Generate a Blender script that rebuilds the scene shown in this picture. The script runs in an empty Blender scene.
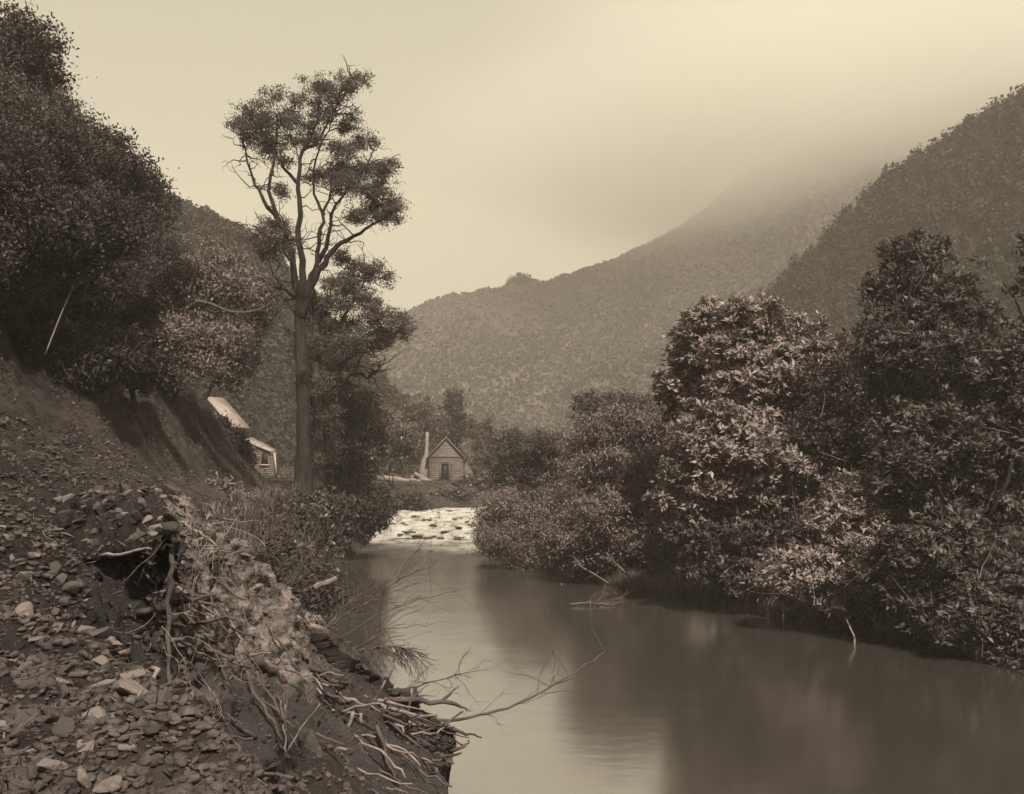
import bpy, bmesh, math, random
import numpy as np
from mathutils import Vector, Matrix

R = math.radians
S = bpy.context.scene
COL = S.collection

# ------------------------------------------------------------------ camera, sky, sun, exposure
CAM = np.array([0.0, 0.0, 5.0])
F_PX, W_PX, H_PX, HORIZON = 1000.0, 1024.0, 794.0, 450.0
PITCH = math.atan((HORIZON - H_PX / 2) / F_PX)
cam_data = bpy.data.cameras.new("camera")
cam = bpy.data.objects.new("camera", cam_data)
COL.objects.link(cam)
cam.location = CAM
cam.rotation_euler = (math.pi / 2 + PITCH, 0, 0)
cam_data.sensor_width = 36.0
cam_data.lens = F_PX / W_PX * 36.0
cam_data.clip_start = 0.1
cam_data.clip_end = 6000
S.camera = cam

SUN_DIR = Vector((0.16, -0.62, 0.77)).normalized()       # towards the sun
EL = math.asin(SUN_DIR.z)
AZ = math.atan2(SUN_DIR.x, SUN_DIR.y)
world = bpy.data.worlds.new("World")
S.world = world
world.use_nodes = True
wn, wl = world.node_tree.nodes, world.node_tree.links
wn.clear()
sky = wn.new('ShaderNodeTexSky'); sky.sky_type = 'NISHITA'; sky.sun_disc = False
sky.sun_elevation = EL; sky.sun_rotation = AZ; sky.dust_density = 5.0; sky.air_density = 1.0
bw = wn.new('ShaderNodeRGBToBW')
wl.new(sky.outputs[0], bw.inputs[0])
flat = wn.new('ShaderNodeMath'); flat.operation = 'MULTIPLY_ADD'   # thin overcast evens the sky out
flat.inputs[1].default_value = 0.30; flat.inputs[2].default_value = 4.1
wl.new(bw.outputs[0], flat.inputs[0])
tint = wn.new('ShaderNodeMix'); tint.data_type = 'RGBA'; tint.blend_type = 'MULTIPLY'
tint.inputs[0].default_value = 1.0
tint.inputs[7].default_value = (1.0, 0.955, 0.715, 1)               # sepia toned print
wl.new(flat.outputs[0], tint.inputs[6])
bg = wn.new('ShaderNodeBackground'); bg.inputs[1].default_value = 0.064
wl.new(tint.outputs[2], bg.inputs[0])
wo = wn.new('ShaderNodeOutputWorld'); wl.new(bg.outputs[0], wo.inputs[0])

sun_data = bpy.data.lights.new("sun", 'SUN')
sun_data.energy = 4.3; sun_data.angle = R(1.5); sun_data.color = (1.0, 0.915, 0.79)
sun = bpy.data.objects.new("sun", sun_data); COL.objects.link(sun)
sun.rotation_euler = SUN_DIR.to_track_quat('Z', 'Y').to_euler()

vs = S.view_settings
vs.view_transform = 'Standard'; vs.look = 'None'; vs.gamma = 1.0; vs.use_curve_mapping = False
vs.exposure = 0.78
S.render.engine = 'CYCLES'
cy = S.cycles
cy.use_denoising = True
cy.max_bounces = 9; cy.diffuse_bounces = 2; cy.glossy_bounces = 2; cy.transmission_bounces = 2
cy.transparent_max_bounces = 4; cy.volume_bounces = 8
cy.caustics_reflective = False; cy.caustics_refractive = False
cy.sample_clamp_indirect = 4.0
cy.volume_step_rate = 1.0; cy.volume_max_steps = 128

# ------------------------------------------------------------------ maths helpers
cp, sp = math.cos(PITCH), math.sin(PITCH)
def ray(px, py):
    a, b = (px - W_PX / 2) / F_PX, (H_PX / 2 - py) / F_PX
    return np.array([a, cp - sp * b, sp + cp * b])
def at(px, py, d):
    r = ray(px, py)
    return CAM + r * (d / r[1])

def _hash(ix, iy, iz, seed):
    h = (ix * 374761393 + iy * 668265263 + iz * 2147483647 + seed * 144269) & 0xFFFFFFFF
    h = ((h ^ (h >> 13)) * 1274126177) & 0xFFFFFFFF
    h = h ^ (h >> 16)
    return (h & 0xFFFF) / 65535.0
def vnoise(x, y, z=0.0, seed=0):
    x, y, z = np.broadcast_arrays(np.asarray(x, float), np.asarray(y, float), np.asarray(z, float))
    xi, yi, zi = np.floor(x).astype(np.int64), np.floor(y).astype(np.int64), np.floor(z).astype(np.int64)
    fx, fy, fz = x - xi, y - yi, z - zi
    fx, fy, fz = [f * f * (3 - 2 * f) for f in (fx, fy, fz)]
    out = 0
    for dx in (0, 1):
        for dy in (0, 1):
            for dz in (0, 1):
                w = (fx if dx else 1 - fx) * (fy if dy else 1 - fy) * (fz if dz else 1 - fz)
                out = out + w * _hash(xi + dx, yi + dy, zi + dz, seed)
    return out * 2 - 1
def fbm(x, y, z=0.0, octv=4, seed=0, gain=0.5):
    a, s, out = 1.0, 1.0, 0
    for o in range(octv):
        out = out + a * vnoise(x * s, y * s, np.asarray(z) * s, seed + o * 17)
        a *= gain; s *= 2.03
    return out
def smooth(a, b, v):
    t = np.clip((v - a) / (b - a), 0, 1)
    return t * t * (3 - 2 * t)

# ------------------------------------------------------------------ mesh helpers
class MB:
    """collects geometry and links it as ONE mesh object"""
    def __init__(self):
        self.v, self.q, self.t, self.tone, self.n = [], [], [], [], 0
        self.qt, self.tt = [], []
    def add(self, verts, quads=None, tris=None, tone=None):
        verts = np.asarray(verts, float).reshape(-1, 3)
        if quads is not None and len(quads):
            quads = np.asarray(quads, np.int64).reshape(-1, 4)
            self.q.append(quads + self.n)
            self.qt.append(np.full(len(quads), 0.5) if tone is None else np.broadcast_to(tone, len(quads)).astype(float))
        if tris is not None and len(tris):
            tris = np.asarray(tris, np.int64).reshape(-1, 3)
            self.t.append(tris + self.n)
            self.tt.append(np.full(len(tris), 0.5) if tone is None else np.broadcast_to(tone, len(tris)).astype(float))
        self.v.append(verts); self.n += len(verts)
        return self
    def box(self, lo, hi):
        x0, y0, z0 = lo; x1, y1, z1 = hi
        v = [(x0,y0,z0),(x1,y0,z0),(x1,y1,z0),(x0,y1,z0),(x0,y0,z1),(x1,y0,z1),(x1,y1,z1),(x0,y1,z1)]
        return self.add(v, [(0,3,2,1),(4,5,6,7),(0,1,5,4),(1,2,6,5),(2,3,7,6),(3,0,4,7)])
    def hexa(self, v8):
        return self.add(v8, [(0,3,2,1),(4,5,6,7),(0,1,5,4),(1,2,6,5),(2,3,7,6),(3,0,4,7)])
    def tube(self, path, radii, n=6, cap=True):
        path = np.asarray(path, float); m = len(path)
        radii = np.broadcast_to(radii, m).astype(float)
        tg = np.gradient(path, axis=0); tg /= np.linalg.norm(tg, axis=1)[:, None] + 1e-9
        ref = np.array([0, 0, 1.0]) if abs(tg[0][2]) < 0.9 else np.array([1.0, 0, 0])
        u = np.cross(ref, tg[0]); u /= np.linalg.norm(u)
        V = []
        for i in range(m):
            u = u - tg[i] * np.dot(u, tg[i]); u /= np.linalg.norm(u) + 1e-9
            w = np.cross(tg[i], u)
            a = np.arange(n) / n * 2 * np.pi
            V.append(path[i] + radii[i] * (np.cos(a)[:, None] * u + np.sin(a)[:, None] * w))
        V = np.concatenate(V)
        Q = [(i*n + k, i*n + (k+1) % n, (i+1)*n + (k+1) % n, (i+1)*n + k) for i in range(m-1) for k in range(n)]
        T = []
        if cap:
            V = np.concatenate([V, path[:1], path[-1:]]); c0, c1 = m*n, m*n + 1
            T = [(c0, (k+1) % n, k) for k in range(n)] + [(c1, (m-1)*n + k, (m-1)*n + (k+1) % n) for k in range(n)]
        return self.add(V, Q, T)
    def build(self, name, mat, parent=None, smooth_=False, loc=None):
        me = bpy.data.meshes.new(name)
        V = np.concatenate(self.v)
        if loc is not None: V = V - np.asarray(loc)
        nq = sum(len(a) for a in self.q); nt = sum(len(a) for a in self.t)
        loops = np.concatenate([a.ravel() for a in self.q] + [a.ravel() for a in self.t])
        me.vertices.add(len(V)); me.vertices.foreach_set('co', V.astype(np.float32).ravel())
        me.loops.add(len(loops)); me.loops.foreach_set('vertex_index', loops.astype(np.int32))
        me.polygons.add(nq + nt)
        st = np.concatenate([np.arange(nq) * 4, nq * 4 + np.arange(nt) * 3]).astype(np.int32)
        me.polygons.foreach_set('loop_start', st)
        if smooth_: me.polygons.foreach_set('use_smooth', np.ones(nq + nt, bool))
        at_ = me.attributes.new('tone', 'FLOAT', 'FACE')
        at_.data.foreach_set('value', np.concatenate(self.qt + self.tt).astype(np.float32))
        me.update(calc_edges=True); me.validate()
        if mat: me.materials.append(mat)
        o = bpy.data.objects.new(name, me); COL.objects.link(o)
        if parent is not None: o.parent = parent
        elif loc is not None: o.location = loc
        return o

def tag(o, label=None, cat=None, group=None, kind=None):
    if label: o['label'] = label
    if cat: o['category'] = cat
    if group: o['group'] = group
    if kind: o['kind'] = kind
    return o
def thing(name, label, cat, loc, group=None, rz=0.0):
    o = bpy.data.objects.new(name, None); COL.objects.link(o)
    o.location = loc; o.rotation_euler = (0, 0, rz); o.empty_display_size = 0.3
    return tag(o, label, cat, group)
def copy_tree(o, parent=None):
    c = o.copy(); COL.objects.link(c)
    if parent is not None: c.parent = parent
    for ch in list(o.children): copy_tree(ch, c)
    return c

# ------------------------------------------------------------------ materials
def new_mat(name):
    m = bpy.data.materials.new(name); m.use_nodes = True
    return m, m.node_tree.nodes, m.node_tree.links, m.node_tree.nodes['Principled BSDF']
def noise_node(n, l, scale, detail=5, rough=0.6, coord='Object', vec_scale=None):
    tc = n.new('ShaderNodeTexCoord'); t = n.new('ShaderNodeTexNoise')
    t.inputs['Scale'].default_value = scale; t.inputs['Detail'].default_value = detail
    t.inputs['Roughness'].default_value = rough
    if vec_scale:
        mp = n.new('ShaderNodeMapping'); mp.inputs['Scale'].default_value = vec_scale
        l.new(tc.outputs[coord], mp.inputs[0]); l.new(mp.outputs[0], t.inputs['Vector'])
    else: l.new(tc.outputs[coord], t.inputs['Vector'])
    return t
def ramp_node(n, l, src, stops):
    r = n.new('ShaderNodeValToRGB'); e = r.color_ramp.elements
    while len(e) > 1: e.remove(e[-1])
    for i, (p, c) in enumerate(stops):
        k = e[0] if i == 0 else e.new(p)
        k.position = p; k.color = (*c, 1)
    l.new(src, r.inputs[0]); return r
def sep(v): return (v, v * 0.805, v * 0.75)               # warm grey of the toned print
def rough_mat(name, lo, hi, scale, bump=0.3, bscale=None, rough=0.9, coord='Object', vec_scale=None, dist=0.05):
    m, n, l, p = new_mat(name)
    t = noise_node(n, l, scale, 6, 0.65, coord, vec_scale)
    r = ramp_node(n, l, t.outputs['Fac'], [(0.3, sep(lo)), (0.7, sep(hi))])
    l.new(r.outputs[0], p.inputs['Base Color'])
    p.inputs['Roughness'].default_value = rough; p.inputs['Specular IOR Level'].default_value = 0.25
    t2 = noise_node(n, l, bscale or scale * 4, 6, 0.7, coord, vec_scale)
    b = n.new('ShaderNodeBump'); b.inputs['Strength'].default_value = bump; b.inputs['Distance'].default_value = dist
    l.new(t2.outputs['Fac'], b.inputs['Height']); l.new(b.outputs[0], p.inputs['Normal'])
    return m
def leaf_mat(name, lo, hi, gloss=0.4, rough=0.45, trans=0.25):
    m, n, l, p = new_mat(name)
    a = n.new('ShaderNodeAttribute'); a.attribute_name = 'tone'
    oi = n.new('ShaderNodeObjectInfo')
    ma = n.new('ShaderNodeMath'); ma.operation = 'MULTIPLY_ADD'; ma.inputs[1].default_value = 0.3
    l.new(oi.outputs['Random'], ma.inputs[0]); l.new(a.outputs['Fac'], ma.inputs[2])
    sb = n.new('ShaderNodeMath'); sb.operation = 'SUBTRACT'; sb.inputs[1].default_value = 0.15
    l.new(ma.outputs[0], sb.inputs[0])
    r = ramp_node(n, l, sb.outputs[0], [(0.0, sep(lo)), (1.0, sep(hi))])
    l.new(r.outputs[0], p.inputs['Base Color'])
    p.inputs['Roughness'].default_value = rough; p.inputs['Specular IOR Level'].default_value = gloss
    tr = n.new('ShaderNodeBsdfTranslucent'); l.new(r.outputs[0], tr.inputs['Color'])
    mx = n.new('ShaderNodeMixShader'); mx.inputs[0].default_value = trans
    l.new(p.outputs[0], mx.inputs[1]); l.new(tr.outputs[0], mx.inputs[2])
    l.new(mx.outputs[0], n['Material Output'].inputs[0])
    return m

M = {}
M['leaf_dark'] = leaf_mat('leaf_dark', 0.018, 0.09, 0.25, 0.5)
M['leaf_mid'] = leaf_mat('leaf_mid', 0.03, 0.13)
M['leaf_pale'] = leaf_mat('leaf_pale', 0.09, 0.30, 0.3, 0.6)
M['leaf_broad'] = leaf_mat('leaf_broad', 0.028, 0.36, 0.4, 0.5, 0.2)
M['leaf_broad_dark'] = leaf_mat('leaf_broad_dark', 0.016, 0.14, 0.35, 0.5, 0.2)
M['leaf_tall'] = leaf_mat('leaf_tall', 0.05, 0.19, 0.25, 0.6, 0.45)
M['leaf_scrub'] = leaf_mat('leaf_scrub', 0.018, 0.07, 0.15, 0.8)
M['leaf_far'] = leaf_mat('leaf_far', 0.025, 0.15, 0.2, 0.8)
M['leaf_grass'] = leaf_mat('leaf_grass', 0.08, 0.26, 0.3, 0.6)
M['bark'] = rough_mat('bark', 0.013, 0.052, 5.0, 1.0, 14, vec_scale=(1, 1, 0.3), dist=.08)
M['bark_pale'] = rough_mat('bark_pale', 0.035, 0.14, 5.0, 1.0, 14, vec_scale=(1, 1, 0.3), dist=.08)
M['dead_wood'] = rough_mat('dead_wood', 0.10, 0.30, 5, 0.4, 20)
M['dark_wood'] = rough_mat('dark_wood', 0.04, 0.12, 5, 0.4, 20)
M['rock'] = rough_mat('rock', 0.025, 0.11, 6, 0.5, 22, rough=0.8, dist=0.03)
M['wet_rock'] = rough_mat('wet_rock', 0.03, 0.08, 4, 0.5, 12, rough=0.5)
M['soil'] = rough_mat('soil', 0.010, 0.036, 3.5, 0.9, 12, dist=0.08)
M['boards'] = rough_mat('boards', 0.08, 0.24, 1.3, 0.3, 14, vec_scale=(1, 1, 6))
M['boards_dark'] = rough_mat('boards_dark', 0.06, 0.15, 2, 0.3, 14, vec_scale=(1, 1, 6))
M['roof_pale'] = rough_mat('roof_pale', 0.17, 0.44, 1.2, 0.2, 10, rough=0.6)
M['roof_shingle'] = rough_mat('roof_shingle', 0.14, 0.28, 6, 0.5, 20)
M['white_paint'] = rough_mat('white_paint', 0.35, 0.55, 6, 0.1, 20, rough=0.6)
M['dark_glass'] = rough_mat('dark_glass', 0.01, 0.02, 2, 0.0, 5, rough=0.6)
M['daub'] = rough_mat('daub', 0.15, 0.30, 4, 0.4, 14)

# clay face: pale bands of rock with dark streaks
m, n, l, p = new_mat('clay_rock')
t1 = noise_node(n, l, 2.2, 10, 0.75, 'Object', (0.8, 0.8, 3.2))
t2 = noise_node(n, l, 14, 10, 0.8)
mixv = n.new('ShaderNodeMath'); mixv.operation = 'MULTIPLY_ADD'; mixv.inputs[1].default_value = 0.45
l.new(t2.outputs['Fac'], mixv.inputs[0]); l.new(t1.outputs['Fac'], mixv.inputs[2])
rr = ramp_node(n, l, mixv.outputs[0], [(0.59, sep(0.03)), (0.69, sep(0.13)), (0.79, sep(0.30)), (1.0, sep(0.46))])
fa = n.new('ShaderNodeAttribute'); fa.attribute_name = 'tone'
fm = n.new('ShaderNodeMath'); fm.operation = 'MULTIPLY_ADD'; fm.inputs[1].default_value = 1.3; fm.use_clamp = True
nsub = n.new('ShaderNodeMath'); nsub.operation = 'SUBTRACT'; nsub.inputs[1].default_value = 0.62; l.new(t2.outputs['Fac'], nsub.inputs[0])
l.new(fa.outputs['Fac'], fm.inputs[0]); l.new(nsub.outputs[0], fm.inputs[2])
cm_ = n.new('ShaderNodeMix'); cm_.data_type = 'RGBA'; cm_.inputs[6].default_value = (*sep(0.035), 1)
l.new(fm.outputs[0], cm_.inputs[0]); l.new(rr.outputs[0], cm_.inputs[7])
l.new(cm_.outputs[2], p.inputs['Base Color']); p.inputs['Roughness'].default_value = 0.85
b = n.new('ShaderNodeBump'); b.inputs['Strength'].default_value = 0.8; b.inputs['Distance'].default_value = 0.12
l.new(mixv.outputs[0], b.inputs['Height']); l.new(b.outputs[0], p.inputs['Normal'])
M['clay_rock'] = m

# ground: dark soil, gravelly lighter patches
m, n, l, p = new_mat('ground_soil')
t1 = noise_node(n, l, 0.35, 6, 0.65); t2 = noise_node(n, l, 5.0, 8, 0.75)
mixv = n.new('ShaderNodeMath'); mixv.operation = 'MULTIPLY_ADD'; mixv.inputs[1].default_value = 0.6
l.new(t2.outputs['Fac'], mixv.inputs[0]); l.new(t1.outputs['Fac'], mixv.inputs[2])
rr = ramp_node(n, l, mixv.outputs[0], [(0.55, sep(0.014)), (0.8, sep(0.045)), (1.0, sep(0.10))])
l.new(rr.outputs[0], p.inputs['Base Color']); p.inputs['Roughness'].default_value = 0.95
p.inputs['Specular IOR Level'].default_value = 0.15
b = n.new('ShaderNodeBump'); b.inputs['Strength'].default_value = 0.9; b.inputs['Distance'].default_value = 0.12
t3 = noise_node(n, l, 9.0, 8, 0.8)
l.new(t3.outputs['Fac'], b.inputs['Height']); l.new(b.outputs[0], p.inputs['Normal'])
M['ground'] = m

M['hill_scrub'] = rough_mat('hill_scrub', 0.018, 0.05, 0.08, 1.0, 0.5, dist=1.5)
M['hill'] = rough_mat('hill', 0.04, 0.135, 0.016, 1.0, 0.35, dist=2.0)

# silty river water, mirror-like at grazing angles
m, n, l, p = new_mat('river_water')
p.inputs['Base Color'].default_value = (0.050, 0.042, 0.036, 1); p.inputs['Roughness'].default_value = 0.9
p.inputs['Specular IOR Level'].default_value = 0.0
gl = n.new('ShaderNodeBsdfGlossy'); gl.inputs['Roughness'].default_value = 0.15
gl.inputs['Color'].default_value = (0.93, 0.93, 0.93, 1)
tw = noise_node(n, l, 0.5, 4, 0.6, 'Object', (0.6, 1.2, 1))
bw_ = n.new('ShaderNodeBump'); bw_.inputs['Strength'].default_value = 0.10; bw_.inputs['Distance'].default_value = 0.1
l.new(tw.outputs['Fac'], bw_.inputs['Height']); l.new(bw_.outputs[0], gl.inputs['Normal'])
lw = n.new('ShaderNodeLayerWeight'); lw.inputs['Blend'].default_value = 0.5
mr = n.new('ShaderNodeMapRange'); mr.inputs['From Min'].default_value = 0.4; mr.inputs['From Max'].default_value = 0.72
mr.inputs['To Min'].default_value = 0.2; mr.inputs['To Max'].default_value = 0.60
l.new(lw.outputs['Facing'], mr.inputs['Value'])
mx = n.new('ShaderNodeMixShader'); l.new(mr.outputs[0], mx.inputs[0])
l.new(p.outputs[0], mx.inputs[1]); l.new(gl.outputs[0], mx.inputs[2])
l.new(mx.outputs[0], n['Material Output'].inputs[0])
M['water'] = m

m, n, l, p = new_mat('white_water')
t1 = noise_node(n, l, 1.1, 8, 0.72, 'Object', (1.0, 0.4, 1))
rr = ramp_node(n, l, t1.outputs['Fac'], [(0.36, sep(0.07)), (0.44, (0.26, 0.24, 0.21)), (0.54, (0.44, 0.42, 0.37)), (0.7, (0.54, 0.51, 0.45))])
l.new(rr.outputs[0], p.inputs['Base Color']); p.inputs['Roughness'].default_value = 0.5
b = n.new('ShaderNodeBump'); b.inputs['Strength'].default_value = 0.5; b.inputs['Distance'].default_value = 0.15
l.new(t1.outputs['Fac'], b.inputs['Height']); l.new(b.outputs[0], p.inputs['Normal'])
at_ = n.new('ShaderNodeAttribute'); at_.attribute_name = 'tone'
tp = n.new('ShaderNodeBsdfTransparent'); mx = n.new('ShaderNodeMixShader')
l.new(at_.outputs['Fac'], mx.inputs[0]); l.new(tp.outputs[0], mx.inputs[1]); l.new(p.outputs[0], mx.inputs[2]); l.new(mx.outputs[0], n['Material Output'].inputs[0])
M['foam'] = m

# ------------------------------------------------------------------ terrain: cross-sections lofted down the valley
# y, cut top P2, toe P3, bench P4, edge P5, mid slope P6, left and right waterlines
ST = [
 (-40, (-11.5,8.2), (-7.5,4.4), (-5,3.8), (1,3.4), (3,1.5), 5, 24),
 (0,   (-10.5,8.0), (-6.5,4.3), (-4,3.7), (0.6,3.35), (2,1.6), 3.6, 20),
 (5.5, (-10.4,7.7), (-6,4.45), (-4,3.75), (-1.6,3.35), (-0.4,2.0), 1.8, 17.5),
 (8,   (-10.5,7.4), (-6,4.8), (-4.3,4.05), (-3.1,3.45), (-2.2,2.3), 0.6, 16.5),
 (11,  (-10.8,7.2), (-6.6,4.9), (-5,4.3), (-3.6,3.3), (-2.7,2.1), -0.2, 15.3),
 (14,  (-11.0,7.0), (-7.4,5.0), (-6,4.3), (-4.3,3.3), (-3.0,1.5), -0.9, 14.2),
 (17,  (-11.2,6.9), (-8,5.0), (-6.8,4.2), (-5,3.3), (-3.9,1.6), -2.5, 13.2),
 (21,  (-11.4,6.8), (-8.8,4.8), (-7.6,4.0), (-6.1,3.2), (-5.1,1.7), -3.7, 12),
 (25,  (-11.7,6.8), (-9.4,4.5), (-8.4,3.8), (-7,3.15), (-6,1.7), -4.5, 11),
 (30,  (-12.3,7.0), (-10,4.2), (-9.2,3.6), (-8,3.1), (-6.8,1.6), -5.4, 8.2),
 (37,  (-13.2,7.5), (-10.8,3.7), (-10.2,3.4), (-9,3.0), (-8.2,1.5), -7.2, 4.2),
 (45,  (-14.8,7.9), (-11.4,3.4), (-11,3.2), (-9.4,2.9), (-8.6,1.5), -7.6, 0.4),
 (53,  (-17.5,8.0), (-13,3.3), (-11.5,3.1), (-10,2.8), (-8.8,1.5), -7.7, -1.7),
 (62,  (-28,7.8), (-21,3.4), (-15,3.1), (-11,2.7), (-9.6,1.5), -8.5, -2.3),
 (77,  (-44,8), (-36,3.6), (-20,3.1), (-12.5,2.4), (-11.2,1.3), -10.2, -2.7),
 (85,  (-46,8), (-38,3.4), (-22,2.9), (-12,1.8), (-2.5,1.0), -0.5, 4),
 (90,  (-46,8), (-38,3.2), (-24,2.7), (-10,1.8), (2,1.3), 4.5, 10),
 (97,  (-46,8), (-38,3.2), (-24,2.6), (-8,1.75), (7,1.3), 10, 17),
 (110, (-46,8), (-38,3.2), (-24,2.6), (-7,1.8), (15,1.4), 18, 26),
 (140, (-50,8), (-40,3.5), (-24,3), (-7,2.5), (20,2.4), 28, 36),
 (200, (-60,8), (-50,4), (-24,4), (-7,4), (30,4), 50, 58),
 (1000,(-60,8), (-50,4), (-24,4), (-7,4), (60,4), 80, 90),
]
SY = np.array([s[0] for s in ST], float)
PX, PZ = [], []
for s in ST:
    p2, p3, p4, p5, p6, wl_, wr = s[1:]
    pts = [(p2[0]-60, p2[1]+45), (p2[0]-14, p2[1]+10.5), p2, p3, p4, p5, p6, (wl_, 0.0), (wl_+1.0, -0.7), (wr-0.8, -0.7),
           (wr, 0.0), (wr+1.2, 0.9), (wr+10, 2.2), (wr+45, 10)]
    PX.append([q[0] for q in pts]); PZ.append([q[1] for q in pts])
PX, PZ = np.array(PX), np.array(PZ)
def base_z(x, y):
    x, y = np.asarray(x, float), np.asarray(y, float)
    xs = np.stack([np.interp(y, SY, PX[:, k]) for k in range(PX.shape[1])])
    zs = np.stack([np.interp(y, SY, PZ[:, k]) for k in range(PX.shape[1])])
    z = np.where(x < xs[0], zs[0], zs[-1])
    for k in range(PX.shape[1] - 1):
        mk = (x >= xs[k]) & (x < xs[k+1])
        t = (x - xs[k]) / np.maximum(xs[k+1] - xs[k], 1e-6)
        if k in (3, 4, 5): t = t * t * (3 - 2 * t) * 0.5 + t * 0.5
        z = np.where(mk, zs[k] + (zs[k+1] - zs[k]) * t, z)
    return z
def gz(x, y):
    x, y = np.asarray(x, float), np.asarray(y, float)
    z = base_z(x, y)
    hi = smooth(0.2, 1.5, z)
    cut = smooth(4.2, 5.5, z) * (x < -6)
    z = z + hi * (0.16 * fbm(x * 0.7, y * 0.7, 0, 4, 3) + 0.06 * fbm(x * 3, y * 3, 0, 3, 9) + smooth(20, 8, y) * 0.035 * fbm(x * 8, y * 8, 0, 3, 13)) \
          + cut * (0.45 * fbm(x * 0.9, y * 0.5, 0, 4, 21) + 0.30 * (0.5 - np.abs(vnoise(y * 1.1 + x * .4, x * .25, 0, 23))) + 0.16 * fbm(x * 2.6, y * 2.6, z * 2, 4, 29, .65)) + 0.10 * fbm(x * 1.5, y * 1.5, 0, 2, 5)
    return z

th = np.concatenate([np.arange(-180, -36, 2.5), np.arange(-36, 36, 0.2), np.arange(36, 180, 2.5)])
th = np.radians(th); nth = len(th)
rr_ = 1.2 * 1.0125 ** np.arange(0, 1000); rr_ = np.concatenate([[0.0, 0.6], rr_[rr_ < 1000]]); nr = len(rr_)
X = (rr_[:, None] * np.sin(th)[None, :]); Y = (rr_[:, None] * np.cos(th)[None, :])
Z = gz(X, Y)
idx = np.arange(nr * nth).reshape(nr, nth); nx_ = np.roll(idx, -1, axis=1)
Q = np.stack([idx[:-1], nx_[:-1], nx_[1:], idx[1:]], -1).reshape(-1, 4)[:, ::-1]
g = MB().add(np.stack([X, Y, Z], -1), Q).build('ground', M['ground'], smooth_=True)
tag(g, kind='structure')

# river surface (long-exposure smooth) and the white riffle above it
ys = np.concatenate([np.arange(-40, 60, 2.0), np.arange(60, 200, 4.0)]); us = np.linspace(0, 1, 14)
wlx, wrx = np.interp(ys, SY, PX[:, 7]) - 0.6, np.interp(ys, SY, PX[:, 10]) + 0.6
XX = wlx[:, None] + (wrx - wlx)[:, None] * us; YY = np.repeat(ys[:, None], 14, 1); ZZ = np.zeros_like(XX)
ii = np.arange(len(ys) * 14).reshape(len(ys), 14)
Q = np.stack([ii[:-1, :-1], ii[:-1, 1:], ii[1:, 1:], ii[1:, :-1]], -1).reshape(-1, 4)
tag(MB().add(np.stack([XX, YY, ZZ], -1), Q).build('river', M['water'], smooth_=True), kind='structure')

ys = np.linspace(40, 92, 220); us = np.linspace(0, 1, 70)
wlx, wrx = np.interp(ys, SY, PX[:, 7]) - 0.5, np.interp(ys, SY, PX[:, 10]) + 0.5
XX = wlx[:, None] + (wrx - wlx)[:, None] * us; YY = np.repeat(ys[:, None], 70, 1)
lip = 55.5 + 1.6 * np.sin(us * 2.2 + 0.6)[None, :] - 3.5 * us[None, :] ** 2
ZZ = 0.006 + 0.14 * smooth(0, 6, YY - lip) + 0.16 * smooth(4, 30, YY - lip) \
     + smooth(0, 4, YY - lip) * (0.10 * fbm(XX * 1.1, YY * 0.6, 0, 3, 4) + 0.05 * fbm(XX * 3, YY * 2, 0, 2, 6))
ii = np.arange(len(ys) * 70).reshape(len(ys), 70)
Q = np.stack([ii[:-1, :-1], ii[:-1, 1:], ii[1:, 1:], ii[1:, :-1]], -1).reshape(-1, 4)
tn = smooth(-9 - 4 * (1 - us[None, :]), 2, YY - lip + 2.8 * fbm(XX * .45, YY * .3, 0, 3, 71)) ** 1.25
tn = 0.25 * (tn[:-1, :-1] + tn[1:, :-1] + tn[:-1, 1:] + tn[1:, 1:])
tag(MB().add(np.stack([XX, YY, ZZ], -1), Q, tone=tn.ravel()).build('rapids_water', M['foam'], smooth_=True), kind='structure')
def rapids_z(x, y):
    u = (x - np.interp(y, SY, PX[:, 7])) / (np.interp(y, SY, PX[:, 10]) - np.interp(y, SY, PX[:, 7]))
    lp = 55.0 + 1.6 * math.sin(u * 2.2 + 0.6) - 3.5 * u * u
    return float(0.006 + 0.14 * smooth(0, 6, y - lp) + 0.16 * smooth(4, 30, y - lp))

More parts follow.
